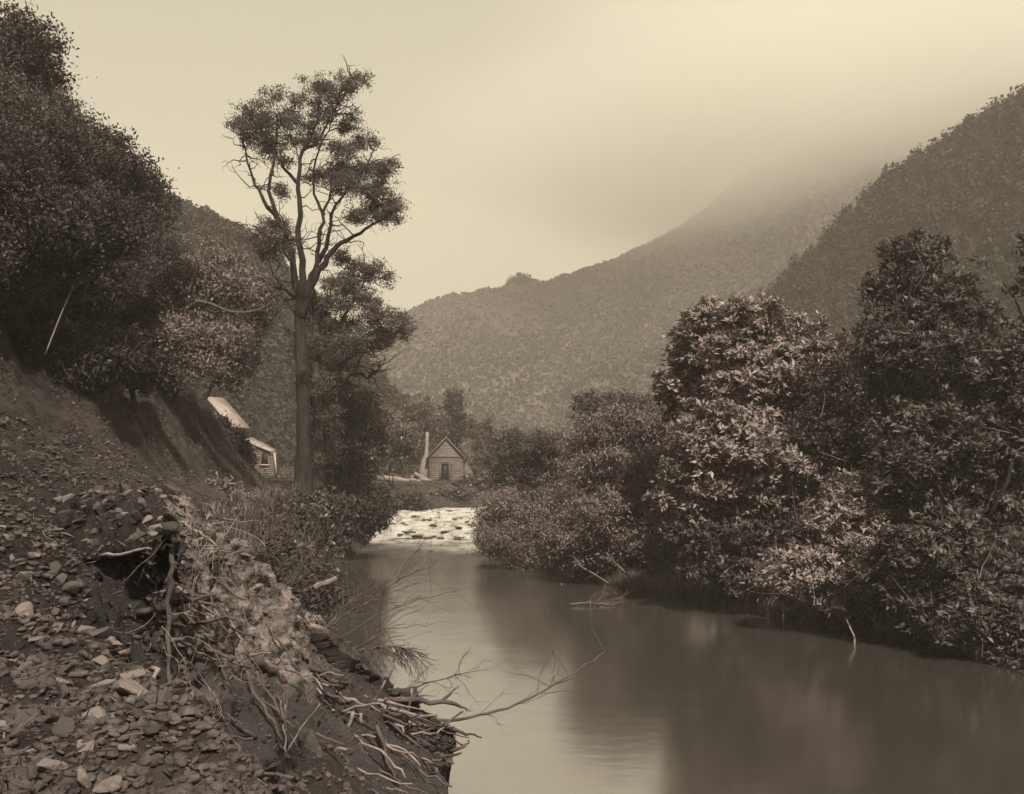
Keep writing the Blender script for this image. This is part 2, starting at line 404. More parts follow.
# ------------------------------------------------------------------ hills
def ridge_fn(pts, d0):
    xs = np.array([at(a, b, d0)[0] for a, b in pts]); zs = np.array([at(a, b, d0)[2] for a, b in pts])
    return lambda x: np.interp(x, xs, zs)
class Hill:
    def __init__(self, pts, d0, slope, amp, spur, seed, bend=0.0):
        self.h = ridge_fn(pts, d0); self.d0, self.s, self.amp, self.spur, self.seed, self.bend = d0, slope, amp, spur, seed, bend
    def z(self, x, y):
        x, y = np.asarray(x, float), np.asarray(y, float)
        dd = self.d0 - y
        h = self.h(x)
        k = 6.0
        drop = self.s * (np.sqrt(dd * dd + k * k) - k)
        fade = smooth(0, 40, np.abs(dd))
        u = (x * 0.80 - y * 0.60)                        # spurs run down towards the viewer's left
        sp_ = (1 - np.abs(vnoise(u / self.spur, (x + y) / (self.spur * 7), 0, self.seed))) - 0.6
        sp2 = (1 - np.abs(vnoise(u / (self.spur * .37), (x + y) / (self.spur * 2.2), 0, self.seed + 5))) - 0.6
        return h - drop + fade * self.amp * np.where(self.d0 > 400, smooth(130, 40, x), 1.0) * (sp_ + 0.38 * sp2) + 0.06 * self.amp * fbm(x / 6, y / 6, 0, 3, self.seed + 2)
    def spurs(self, x, y):
        u = x * 0.80 - y * 0.60
        return (1 - np.abs(vnoise(u / self.spur, (x + y) / (self.spur * 7), 0, self.seed))) - 0.6 + .5 * ((1 - np.abs(vnoise(u / (self.spur * .37), (x + y) / (self.spur * 2.2), 0, self.seed + 5))) - 0.6)
    def mesh(self, name, x0, x1, y0, y1, nx, ny, mat='hill'):
        xs, ys = np.linspace(x0, x1, nx), np.linspace(y0, y1, ny)
        X, Y = np.meshgrid(xs, ys); Z = np.maximum(self.z(X, Y), -4)
        ii = np.arange(nx * ny).reshape(ny, nx)
        Q = np.stack([ii[:-1, :-1], ii[:-1, 1:], ii[1:, 1:], ii[1:, :-1]], -1).reshape(-1, 4)
        return tag(MB().add(np.stack([X, Y, Z], -1), Q).build(name, M[mat], smooth_=True), kind='structure')

FAR = Hill([(-500,200),(0,330),(200,345),(330,345),(390,327),(412,312),(430,303),(452,296),(492,292),(520,288),(545,284),(570,276),(610,262),
            (645,247),(680,229),(705,210),(725,193),(745,178),(775,163),(800,150),(850,130),(900,112),(960,90),(1100,60),(1500,40)], 500, 0.47, 17, 52, 7)
FAR.mesh('mountain', -420, 520, 180, 640, 300, 200)
RIGHT = Hill([(400,560),(560,470),(640,420),(700,365),(740,335),(785,290),(815,258),(850,222),(875,202),(900,180),(925,165),(950,148),(982,128),(1040,95),(1150,50),(1400,-20)],
             210, 0.55, 5, 22, 31)
RIGHT.mesh('hill', -10, 260, 70, 290, 150, 130, 'hill_scrub')
LEFT = Hill([(-500,-60),(-200,60),(0,130),(150,200),(225,228),(262,250),(300,288),(340,338),(370,372),(400,402),(440,440),(480,480)],
            165, 0.60, 4, 18, 53)
LEFT.mesh('hill', -200, 0, 80, 240, 130, 120, 'hill_scrub')

# ------------------------------------------------------------------ foliage helpers
def unit(v): return v / (np.linalg.norm(v, axis=-1, keepdims=True) + 1e-9)
def leaf_quads(mb, P, A, N, L, Wd, fold, tone):
    """P centres, A length axis, N normal: folded lozenge leaves"""
    A = unit(A); N = unit(N - A * np.sum(N * A, -1, keepdims=True)); B = np.cross(N, A)
    L = np.broadcast_to(L, len(P))[:, None]; Wd = np.broadcast_to(Wd, len(P))[:, None]
    v = np.stack([P - A * L * 0.5, P + B * Wd * 0.5 - A * L * 0.06 + N * Wd * fold, P + A * L * 0.5 - N * L * 0.08, P - B * Wd * 0.5 - A * L * 0.06 + N * Wd * fold], 1)
    mb.add(v, np.arange(len(P) * 4).reshape(-1, 4), tone=tone)
def crown(mb, blobs, clumps, per, L, Wd, cr, rng, rosette=False, flat=0.6, shell=0.45, droop=0.0):
    """blobs: (cx,cy,cz,rx,ry,rz); leaves gather in uneven clumps inside each"""
    blobs = np.asarray(blobs, float)
    vol = (blobs[:, 3] * blobs[:, 4] * blobs[:, 5]) ** (2 / 3); cnt = np.maximum(3, (clumps * vol / vol.sum())).astype(int)
    C, O, IB = [], [], []
    for bi, (bl, k) in enumerate(zip(blobs, cnt)):
        d = unit(rng.normal(size=(k, 3)))
        r = shell + (1 - shell) * rng.random(k) ** 0.7
        r = r * (1 + 0.42 * vnoise(d[:, 0] * 2.2 + bl[0], d[:, 1] * 2.2 + bl[1], d[:, 2] * 2.2, 11))
        C.append(bl[:3] + d * r[:, None] * bl[3:]); O.append(unit(d * [1, 1, 0.7] / 1.0)); IB.append(np.full(k, bi))
    C, O = np.concatenate(C), np.concatenate(O)
    nC = len(C); tc = rng.random(nC)
    sz = cr * (0.6 + 0.8 * rng.random(nC))
    ci = np.repeat(np.arange(nC), per); n = len(ci)
    if rosette:
        ax = unit(O[ci] * 0.6 + np.array([0, 0, 0.75]) + rng.normal(size=(n, 3)) * 0.25)
        a = unit(rng.normal(size=(n, 3))); a = unit(a - ax * np.sum(a * ax, -1, keepdims=True) * 0.85 + np.array([0, 0, -droop]) + ax * 0.45)
        sub = rng.normal(size=(n, 3)) * sz[ci][:, None] * [0.5, 0.5, 0.3]
        ln = L * (0.65 + 0.6 * rng.random(n))
        P = C[ci] + sub + a * (ln * 0.5)[:, None]
        N = ax + rng.normal(size=(n, 3)) * 0.18
    else:
        off = rng.normal(size=(n, 3)) * sz[ci][:, None] * [0.6, 0.6, 0.6 * flat]
        P = C[ci] + off; a = rng.normal(size=(n, 3)) + O[ci] * 0.5 + np.array([0, 0, -droop])
        N = rng.normal(size=(n, 3)) * 0.75 + np.array([0, 0, 0.8]) + O[ci] * 0.5
        ln = L * (0.6 + 0.8 * rng.random(n))
    tone = np.clip(0.15 + 0.35 * tc[ci] + 0.45 * rng.random(n) ** 1.5, 0, 1)
    leaf_quads(mb, P, a, N, ln, Wd * (0.7 + 0.6 * rng.random(n)), 0.18, tone)
    return C
def bend_path(p0, p1, rng, n=6, sag=0.12, wob=0.05):
    p0, p1 = np.asarray(p0, float), np.asarray(p1, float)
    t = np.linspace(0, 1, n)[:, None]; L = np.linalg.norm(p1 - p0)
    side = rng.normal(size=3); side[2] *= 0.3
    out = p0 + (p1 - p0) * t + np.sin(t * np.pi) * unit(side) * L * sag * rng.random()
    out[1:-1] += rng.normal(size=(n - 2, 3)) * L * wob
    return out
def plant(name, label, cat, base, blobs, leafmat, rng, clumps=200, per=22, L=0.22, Wd=0.10, cr=0.4, rosette=False, group=None,
          stem_r=0.09, stem_name='trunk', barkmat='bark', twigs=5, flat=0.6, shell=0.45, stems=1, droop=0.0):
    base = np.asarray(base, float); blobs = [np.asarray(b, float) for b in blobs]
    root = thing(name, label, cat, base, group)
    loc = [np.concatenate([b[:3] - base, b[3:]]) for b in blobs]
    cm = MB(); crown(cm, loc, clumps, per, L, Wd, cr, rng, rosette, flat, shell, droop)
    tm = MB()
    cen = np.mean([b[:3] for b in loc], 0); top = max(b[2] for b in loc)
    for s in range(stems):
        fork = np.array([cen[0] * 0.35, cen[1] * 0.35, max(0.25, 0.35 * cen[2])]) + rng.normal(size=3) * 0.12 * (stems > 1) * cen[2]
        tm.tube(bend_path([0.15 * s, 0.1 * s, -0.35], fork, rng, 5, 0.1, 0.02), np.linspace(stem_r * 1.3, stem_r * 0.9, 5), 7)
        for b in loc[s::stems][:12]:
            tm.tube(bend_path(fork, b[:3], rng, 6, 0.2, 0.04), np.linspace(stem_r * 0.75, stem_r * 0.25, 6), 5)
            for k in range(twigs):
                d = unit(rng.normal(size=3)); d[2] = abs(d[2]) * 0.8
                tm.tube(bend_path(b[:3] - b[3:] * d * 0.2, b[:3] + b[3:] * d * 0.95, rng, 5, 0.25, 0.06), np.linspace(stem_r * 0.28, stem_r * 0.06, 5), 4, False)
    tm.build(stem_name, M[barkmat], root); cm.build('crown' if stem_name == 'trunk' else 'foliage', M[leafmat], root)
    return root
def pb(px, py, rx, ry, d, k=0.9):
    """blob seen at a pixel, at its own distance"""
    c = at(px, py, d); s = d / 1000
    return np.array([*c, rx * s, 0.5 * (rx + ry) * s * k, ry * s])
def ground_under(px, d):
    x = at(px, 450, d)[0]; return np.array([x, d, float(gz(x, d))])

# ------------------------------------------------------------------ scrub on the hills (uncountable)
def scrub(name, hill, n, x0, x1, y0, y1, size, faces, seed, tall=1.0, mat='leaf_far', zmin=2.0, vis=True):
    rng = np.random.default_rng(seed)
    x = rng.uniform(x0, x1, n * 2); y = rng.uniform(y0, y1, n * 2)
    dens = fbm(x / 28, y / 28, 0, 3, seed) * .6 - 1.2 * hill.spurs(x, y)
    keep = (rng.random(n * 2) < np.maximum(0.72 + 0.55 * dens, 0.45)) & (hill.z(x, y) > zmin)
    x, y = x[keep][:n], y[keep][:n]; z = hill.z(x, y)
    k = len(x); s = size * (0.45 + 0.9 * rng.random(k) ** 2)
    ci = np.repeat(np.arange(k), faces); m_ = len(ci)
    off = unit(rng.normal(size=(m_, 3))) * (rng.random(m_) ** 0.4)[:, None] * s[ci][:, None] * [0.5, 0.5, 0.5 * tall]
    P = np.stack([x, y, z + s * 0.42 * tall], -1)[ci] + off
    N = off / s[ci][:, None] + np.array([0, 0, 0.3]) + rng.normal(size=(m_, 3)) * 0.3
    A = rng.normal(size=(m_, 3))
    mb = MB(); t = np.clip((0.35 * rng.random(k) + .18 + (.9 * hill.spurs(x, y) + .25 * fbm(x / 40, y / 40, 0, 2, seed + 3) if hill.d0 > 400 else .1))[ci] + 0.35 * rng.random(m_), 0, 1)  # far hill: gully shade and spur light painted into the scrub tone
    w = s[ci] * 1.5 / math.sqrt(faces) * (0.6 + 0.8 * rng.random(m_))
    leaf_quads(mb, P, A, N, w * 1.5, w, 0.15, t)
    return tag(mb.build(name, M[mat], None), kind='stuff')
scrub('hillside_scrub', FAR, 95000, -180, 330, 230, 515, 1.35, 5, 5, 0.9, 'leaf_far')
scrub('hillside_forest', RIGHT, 8000, 5, 150, 80, 225, 2.8, 70, 6, 1.6, 'leaf_scrub')
scrub('hillside_bush', LEFT, 9000, -110, -5, 88, 178, 2.0, 56, 8, 1.1, 'leaf_scrub')

# trees that break the skyline of the far ridge
rng = np.random.default_rng(77)
ridge_proto = None
for (px, w, hgt) in [(521, 10, 9), (513, 7, 6), (534, 6, 4), (487, 6, 3)]:
    x = at(px, 300, 500)[0]; z0 = float(FAR.z(x, 500))
    if ridge_proto is None:
        ridge_proto = plant('ridge_tree', 'largest round dark tree breaking the skyline of the far ridge', 'tree', (0, 0, 0),
             [(0, 0, .62, .5, .5, .38), (.28, 0, .5, .35, .4, .3), (-.3, .1, .48, .32, .4, .28)], 'leaf_dark', rng, 70, 16, .16, .12, .16, stem_r=.05, twigs=1, group='trees on the far ridge')
        o = ridge_proto
    else:
        o = copy_tree(ridge_proto); o['label'] = 'small dark bush standing on the skyline of the far ridge'
    o.location = (x, 500, z0 - 1.2); o.scale = (w, w, hgt); o.rotation_euler.z = rng.random() * 6

# ------------------------------------------------------------------ the tall tree by the river
rng = np.random.default_rng(12)
D = 45.0
tb = at(303, 497, D); tb[2] = float(gz(tb[0], tb[1])) - 0.1
tree = thing('tall_tree', 'tall slender tree with sparse open crown rising against the sky beside the river', 'tree', tb)
def pxpath(pts, d=D):
    return np.array([at(a, b, d + (q[0] if q else 0)) for a, b, *q in pts]) - tb
def dense(path, r, k=3):
    m_ = len(path); t = np.linspace(0, m_ - 1, (m_ - 1) * k + 1)
    P = np.stack([np.interp(t, range(m_), path[:, i]) for i in range(3)], -1)
    for _ in range(2): P[1:-1] = 0.25 * P[:-2] + 0.5 * P[1:-1] + 0.25 * P[2:]
    return P, np.interp(t, range(m_), r)
tm = MB()
P, r = dense(pxpath([(303,502),(303,480),(304,440),(303,400),(302,360),(300,320),(299,296)]), np.array([13,9,7.2,6.8,6.4,6,3.4]) * D / 1000)
r = r * (1 + 0.06 * np.sin(np.arange(len(r)) * 2.1)); tm.tube(P, r, 12)
tm.build('trunk', M['bark'], tree, True)
tm = MB()
P, r = dense(pxpath([(318,500,1.5),(319,450,1.5),(317,400,1.3),(315,350,1.0),(316,318,.8),(312,290,.5)]), np.array([8,5.2,4.4,4,3.6,3.2]) * D / 1000)
tm.tube(P, r, 10); tm.build('trunk', M['bark_pale'], tree, True)
limbs = [
 ([(300,322),(299,300),(292,262),(290,245),(280,222),(272,205),(268,185),(272,160),(278,135),(276,118)], 6.0, 1.2),
 ([(301,320),(300,298),(304,270),(299,240),(300,205),(299,180),(303,150),(315,130),(320,100)], 7.0, 1.3),
 ([(301,318),(302,300),(308,285),(318,262),(318,235),(324,215),(332,190),(332,165)], 6.0, 1.2),
 ([(302,316),(308,290),(325,262),(336,246),(352,236),(372,226),(392,212)], 6.5, 1.3),
 ([(318,262),(330,240),(331,215),(345,190),(362,170),(375,150)], 3.6, .9),
 ([(280,222),(262,196),(252,178),(246,155),(242,135)], 3.4, .8),
 ([(299,185),(285,170),(275,150),(262,130),(252,118)], 2.8, .8),
 ([(303,150),(318,140),(330,118),(345,95),(352,80)], 2.6, .7),
 ([(324,215),(312,195),(314,160),(328,130),(340,105)], 2.4, .7),
 ([(315,360,1),(330,340,.5),(345,315,0),(362,285,0),(372,270,0)], 4.4, .9),
 ([(317,385,1.3),(338,365,1),(362,348,.5),(388,336,0),(404,326,0)], 4.4, .9),
 ([(318,420,1.5),(340,392,1),(356,365,1),(368,345,1)], 4.0, .9),
 ([(299,300),(285,290),(275,280),(268,262),(262,240)], 2.6, .7),
 ([(292,262),(280,250),(268,238),(260,230)], 2.4, .6),
 ([(300,318),(288,306),(281,296),(280,288)], 2.0, .6),
 ([(350,372,1),(368,378,1),(378,372,1),(386,360,1)], 2.2, .7),
]
for pts, r0, r1 in limbs:
    off = rng.uniform(-1.2, 1.2)
    q = [(a, b, (c[0] if c else off * min(1, i / 3))) for i, (a, b, *c) in enumerate(pts)]
    P, r = dense(pxpath(q), np.interp(np.linspace(0, 1, len(pts)), [0, .25, 1], [r0 * .78, r0 * .5, r1 * .55]) * D / 1000)
    P[2:] += rng.normal(size=(len(P) - 2, 3)) * 0.05
    lm = MB().tube(P, r, 7)
    for k in range(18):
        i0 = rng.integers(len(P) // 3, len(P)); d = unit(rng.normal(size=3) * [1, 1, .7] + [0, 0, .6])
        pp = bend_path(P[i0], P[i0] + d * rng.uniform(.5, 1.7), rng, 6, .25, .06)
        lm.tube(pp, np.linspace(.032, .007, 6), 4, False)
        lm.tube(bend_path(pp[3], pp[3] + unit(d + rng.normal(size=3) * .7) * .6, rng, 5, .2, .06), np.linspace(.014, .005, 5), 3, False)
    lm.build('limb', M['bark'], tree)
up = [(345,84,22,10),(360,78,14,7),(318,88,20,13),(332,96,18,12),(300,100,14,8),(276,96,14,9),(250,112,20,12),(262,126,24,14),(238,122,12,8),(285,122,22,12),(308,124,22,10),
      (328,112,18,10),(270,145,22,12),(250,138,16,10),(296,140,18,9),(345,128,12,10),(352,118,10,9),(340,150,16,10),(362,142,14,10),(350,152,14,9),(372,140,8,7),(282,160,14,8),(268,150,14,9),(318,140,12,8)]
mid = [(340,172,24,11),(362,170,24,10),(384,172,18,10),(322,176,16,9),(392,163,9,5),(350,186,24,10),(376,190,20,10),(390,204,15,13),(372,208,20,12),(385,216,16,8),(352,216,14,8),(282,192,10,8),
       (264,232,13,9),(275,224,16,9),(262,246,12,8),(282,240,14,9),(272,252,12,8),(290,250,9,7)]
low = [(340,258,12,8),(356,266,20,10),(372,272,16,9),(386,278,10,8),(335,282,20,12),(352,288,22,10),(330,302,20,12),(360,300,24,11),(380,312,18,11),(398,318,14,9),(402,330,12,8),(384,332,22,11),
       (352,322,26,14),(324,385,13,15),(330,415,13,16),(331,448,14,16),(325,330,24,16),(345,344,26,14),(370,346,22,11),(305,345,18,14),(315,362,18,12),(340,366,20,11),(312,310,14,10)]
cm = MB()
def tblobs(lst):
    out = []
    for (a, b, rx, ry) in lst:
        d = D + rng.uniform(-1.6, 1.6); q = pb(a, b, rx, ry * 1.2, d, 1.0); q[:3] -= tb; out.append(q)
    return out
for lst, cl, per in ((up, 1300, 20), (mid, 1150, 24), (low, 1500, 26)):
    crown(cm, tblobs(lst + [(a + rng.uniform(-1, 1) * rx, b + rng.uniform(-1, .9) * ry, rx * .45, ry * .5) for a, b, rx, ry in lst for _ in range(2)]), cl, per, .115, .05, .24, rng, False, .6, .0)
cm.build('crown', M['leaf_tall'], tree)

# ------------------------------------------------------------------ trees and shrubs: left hillside wood
protos = []
kinds = [('leaf_dark', 'dense dark broadleaf tree in the unbroken wood climbing the left hillside', .14, .065),
         ('leaf_dark', 'dense dark broadleaf tree in the unbroken wood climbing the left hillside', .115, .055),
         ('leaf_mid', 'greyish small-leaved tree mixed into the dark wood on the left hillside', .10, .045),
         ('leaf_dark', 'dense dark broadleaf tree in the unbroken wood climbing the left hillside', .155, .065)]
for i, (lm_, lab, L, Wd) in enumerate(kinds):
    rng = np.random.default_rng(200 + i)
    bl = [(0, 0, 5.2, 1.6, 1.6, 1.2)]
    for k in range(8):
        a = rng.random() * 6.28; hh = rng.uniform(2.0, 5.2); rad = rng.uniform(.9, 1.9)
        bl.append((rad * math.cos(a), rad * math.sin(a), hh, rng.uniform(1.0, 1.5), rng.uniform(1.0, 1.5), rng.uniform(.7, 1.1)))
    protos.append(plant('hillside_tree', lab, 'tree', (0, 0, 0), bl, lm_, rng, 560, 78, L, Wd, .36, stem_r=.14, group='trees of the left hillside wood'))
used = [False] * 4
def put(i, x, y, s, rz, sz=None, label=None, z=None):
    o = protos[i] if not used[i] else copy_tree(protos[i])
    used[i] = True
    o.location = (x, y, float(gz(x, y)) - 0.2 if z is None else z); o.rotation_euler = (0, 0, rz)
    o.scale = (s, s, sz or s)
    if label: o['label'] = label
    return o
rng = np.random.default_rng(31)
spots = []
for y in np.arange(15, 62, 3.4):
    for k, off in enumerate([1.2, 4.6, 8.4, 12.6, 17.5, 23]):
        p2 = np.interp(y, SY, PX[:, 2])
        x = p2 - off + rng.uniform(-.9, .9); yy = y + rng.uniform(-1.4, 1.4)
        px = 512 + x / yy * 1000
        if px < -160: continue
        if y > 50 and off < 3: continue
        spots.append((x, yy, off))
for (x, y, off) in spots:
    put(int(rng.choice([0, 1, 3, 0, 2])), x, y, rng.uniform(.72, 1.0) * (1 + .5 * smooth(28, 40, y) * smooth(1, 4, off) + .3 * smooth(6, 12, off)), rng.random() * 6.28, None)
print('hillside trees', len(spots))

# pale shrubs on the spur above the cut, each its own
def shrub(label, base, blobs, leafmat, seed, **kw):
    return plant('shrub', label, 'shrub', base, blobs, leafmat, np.random.default_rng(seed), stem_name='stem', **kw)
def mk(px, d, dz=0.0):
    q = ground_under(px, d); q[2] += dz; return q
shrub('big pale small-leaved shrub leaning out over the top of the earth cutting', mk(170, 38), [pb(200,285,48,30,38), pb(165,300,40,30,38), pb(235,290,34,26,38), pb(215,262,34,20,39), pb(150,270,30,24,40)],
      'leaf_pale', 301, clumps=420, per=30, L=.16, Wd=.07, cr=.36)
shrub('pale feathery shrub just above the bare earth cutting', mk(150, 36), [pb(180,335,44,22,36), pb(215,340,30,22,36.5), pb(145,345,28,18,36), pb(195,362,30,16,36)],
      'leaf_pale', 302, clumps=340, per=30, L=.15, Wd=.06, cr=.32)
shrub('grey twiggy shrub on the nose of the spur above the hut roof', mk(195, 46), [pb(240,345,26,30,46), pb(225,370,24,20,46), pb(255,310,22,22,47)],
      'leaf_mid', 303, clumps=300, per=26, L=.17, Wd=.07, cr=.34)
shrub('dark strap-leaved shrub hanging over the left end of the cutting', mk(70, 26), [pb(75,375,36,16,26), pb(105,362,28,16,26), pb(50,352,26,22,26)], 'leaf_dark', 304, clumps=300, per=22, L=.25, Wd=.06, cr=.3, droop=.6)
shrub('dark shrub with drooping leaves at the middle of the cutting top', mk(130, 30), [pb(135,368,26,14,30), pb(160,378,22,12,30), pb(112,350,24,20,30)], 'leaf_dark', 305, clumps=260, per=22, L=.22, Wd=.06, cr=.28, droop=.6)
# creeper on the spur edge in front of the hut
shrub('dark bush hanging down the spur edge in front of the hut', mk(222, 56), [pb(220,424,10,8,57), pb(232,437,12,9,57), pb(240,449,10,9,57), pb(243,462,8,10,57)], 'leaf_dark', 306, clumps=260, per=24, L=.2, Wd=.09, cr=.3)
shrub('low pale leafy plant growing at the foot of the cutting', mk(225, 34), [pb(222,488,14,9,34), pb(236,494,12,7,34), pb(208,494,9,7,33)], 'leaf_pale', 307, clumps=70, per=14, L=.3, Wd=.07, cr=.25, rosette=True)

# bare dark bough reaching across the pale shrubs
rng = np.random.default_rng(401)
bt = thing('bare_bough', 'bare dark bough bending out of the pale shrubs towards the tall tree', 'branch', at(190, 312, 37))
o0 = at(190, 312, 37)
P = np.array([at(a, b, c) for a, b, c in [(172,335,38),(185,312,37),(196,300,37),(212,304,37),(228,312,37),(246,313,37),(262,309,37),(270,303,37)]]) - o0
P2, r = dense(P, np.linspace(.10, .03, len(P))); bm_ = MB().tube(P2, r, 7); bm_.build('limb', M['dark_wood'], bt)
tw = MB()
for k in range(14):
    i0 = rng.integers(4, len(P2)); tw.tube(bend_path(P2[i0], P2[i0] + rng.normal(size=3) * [.5, .4, .4] + [.2, 0, .2], rng, 5, .2, .06), np.linspace(.02, .006, 5), 4, False)
tw.build('twig', M['dark_wood'], bt)

pole = MB(); P = np.array([at(a, b, c) for a, b, c in [(45,355,24),(54,332,24),(63,309,24.2),(73,287,24.4)]]); c0 = P[0].copy()
pole.tube(dense(P, np.zeros(4))[0] - c0, np.linspace(.022, .009, 10), 7)
po = pole.build('leaning_pole', M['dead_wood'], None, True); po.location = c0
tag(po, 'thin pale bare trunk leaning against the dark wood at far left', 'dead tree')

# ------------------------------------------------------------------ left bank shrubs, near to far
LB = [
 ('low tangled dark shrub at the water side behind the fallen log', 278, 25, [(275,585,40,22),(310,600,30,18),(250,570,30,22)], 'leaf_dark', .15, .06),
 ('twiggy grey shrub on the near left bank above the pool', 262, 30, [(262,548,36,26),(290,560,34,24),(240,535,26,20)], 'leaf_mid', .17, .07),
 ('leafy shrub at the foot of the tall tree', 300, 38, [(298,512,26,14),(322,506,24,16),(298,528,34,24),(322,542,26,18),(275,520,24,18)], 'leaf_mid', .19, .08),
 ('rounded dark shrub overhanging the water just below the rapids', 345, 47, [(350,520,36,20),(372,515,16,16),(325,510,30,22),(322,532,22,12)], 'leaf_dark', .2, .09),
 ('tall bushy tree close behind the tall tree trunk', 338, 50, [(340,470,32,32),(335,430,30,30),(350,400,28,24),(365,440,26,28),(325,390,22,24)], 'leaf_mid', .2, .09),
 ('spreading grey tree between the tall tree and the log rail', 372, 58, [(352,480,20,22),(368,438,24,22),(366,410,22,20),(358,460,20,24)], 'leaf_mid', .22, .1),
 ('dark thicket left of the fallen log by the cabin', 395, 84, [(362,468,14,14),(380,450,22,14),(400,444,20,16),(355,455,22,26)], 'leaf_dark', .3, .13),
 ('small dark bush on the bank edge above the rapids', 370, 66, [(372,500,16,14),(384,508,12,10)], 'leaf_dark', .22, .1),
]
for i, (lab, px, d, bl, mt, L, Wd) in enumerate(LB):
    big = 'tree' in lab and 'foot' not in lab
    bs = [pb(a, b, rx, ry, d + 0.03 * d * math.sin(a * 1.7)) for a, b, rx, ry in bl]
    if big: plant('bank_tree', lab, 'tree', mk(px, d), bs, mt, np.random.default_rng(500 + i), clumps=420, per=28, L=L, Wd=Wd, cr=.4, stem_r=.12)
    else: shrub(lab, mk(px, d), bs, mt, 500 + i, clumps=380, per=24, L=L, Wd=Wd, cr=.3, stem_r=.05, stems=2)

# ------------------------------------------------------------------ right bank: broad-leaved trees and shrubs
RB = [
 ('broad rounded tree with glossy leaf rosettes, tallest dome on the right bank', 760, 33.5, [(742,322,50,20),(700,345,32,24),(775,335,46,24),(735,362,66,30),(690,385,34,30),(790,375,52,34),(745,405,70,36),(825,360,26,18)], 'tree', 1150, .30),
 ('sparse tall tree with upright leafy shoots at the far right', 925, 30, [(912,262,34,26),(890,285,22,18),(940,290,40,28),(908,315,50,24),(960,325,40,30),(885,345,40,22),(930,360,52,30),(968,375,36,34)], 'tree', 480, .25),
 ('leafy tree filling the gap between the dome and the tall right tree', 850, 31.5, [(850,390,50,34),(880,420,56,36),(830,430,50,36),(905,400,40,30)], 'tree', 620, .28),
 ('dark overhanging tree at the right edge above the water', 960, 27, [(950,450,60,46),(985,480,50,60),(915,480,46,40),(1020,430,50,50),(1010,370,40,40)], 'tree', 760, .26),
 ('low dark shrub trailing into the water at the far right', 945, 25.6, [(940,560,52,42),(985,590,44,44),(900,575,44,36),(1030,600,50,50),(925,610,36,20)], 'shrub', 560, .25),
 ('shrub with pale leaf tips low over the water below the leafy gap', 860, 28.2, [(855,520,50,36),(840,570,50,34),(890,540,44,36),(800,575,40,26),(860,600,36,16)], 'shrub', 560, .26),
 ('wide bright-leaved shrub under the rounded dome', 745, 32, [(720,445,56,36),(770,460,56,36),(745,490,66,34),(700,490,40,36),(800,490,44,34)], 'shrub', 800, .28),
 ('dark low shrub in the shade at the middle of the right bank', 730, 31.5, [(735,540,54,32),(780,545,46,34),(700,545,36,30),(750,575,44,18)], 'shrub', 480, .26),
 ('sunlit pale shrub in the middle of the right bank', 630, 38.5, [(620,430,44,26),(655,440,42,28),(600,460,44,32),(640,475,56,36),(670,470,40,36)], 'shrub', 760, .27),
 ('small bushy tree topping the pale shrub with a dark head', 608, 42.5, [(610,405,28,14),(590,415,22,14),(635,412,24,14)], 'tree', 220, .25),
 ('shrub hanging over the water under the pale shrub', 625, 38, [(600,520,46,34),(640,530,46,34),(660,510,36,30),(575,535,30,26),(615,555,34,18)], 'shrub', 560, .24),
 ('dark rounded bush where the right bank narrows to the rapids', 540, 50, [(530,450,28,18),(555,455,26,20),(510,468,22,20),(545,480,34,24)], 'shrub', 460, .26),
 ('light twiggy bush by the water at the lip of the rapids', 525, 47, [(520,520,32,26),(550,530,32,24),(500,510,24,24),(495,540,18,14),(570,510,30,30)], 'shrub', 520, .22),
 ('low shrub trailing into the water just short of the rapids', 560, 43, [(520,552,26,14),(550,562,30,16),(580,570,30,18),(500,540,18,14)], 'shrub', 380, .22),
 ('low leafy shrub on the bare bank below the pale shrub', 610, 39, [(600,575,30,18),(575,560,24,16),(630,560,24,16)], 'shrub', 300, .22),
 ('dark shrub dipping into the water at the right frame edge', 1000, 24.6, [(985,625,40,30),(1030,640,44,36),(945,625,30,20)], 'shrub', 380, .25),
 ('tall leafy tree beyond the right edge of the bank', 1075, 27, [(1080,330,60,50),(1060,260,40,30),(1100,420,70,60),(1070,520,50,60)], 'tree', 400, .27),
]
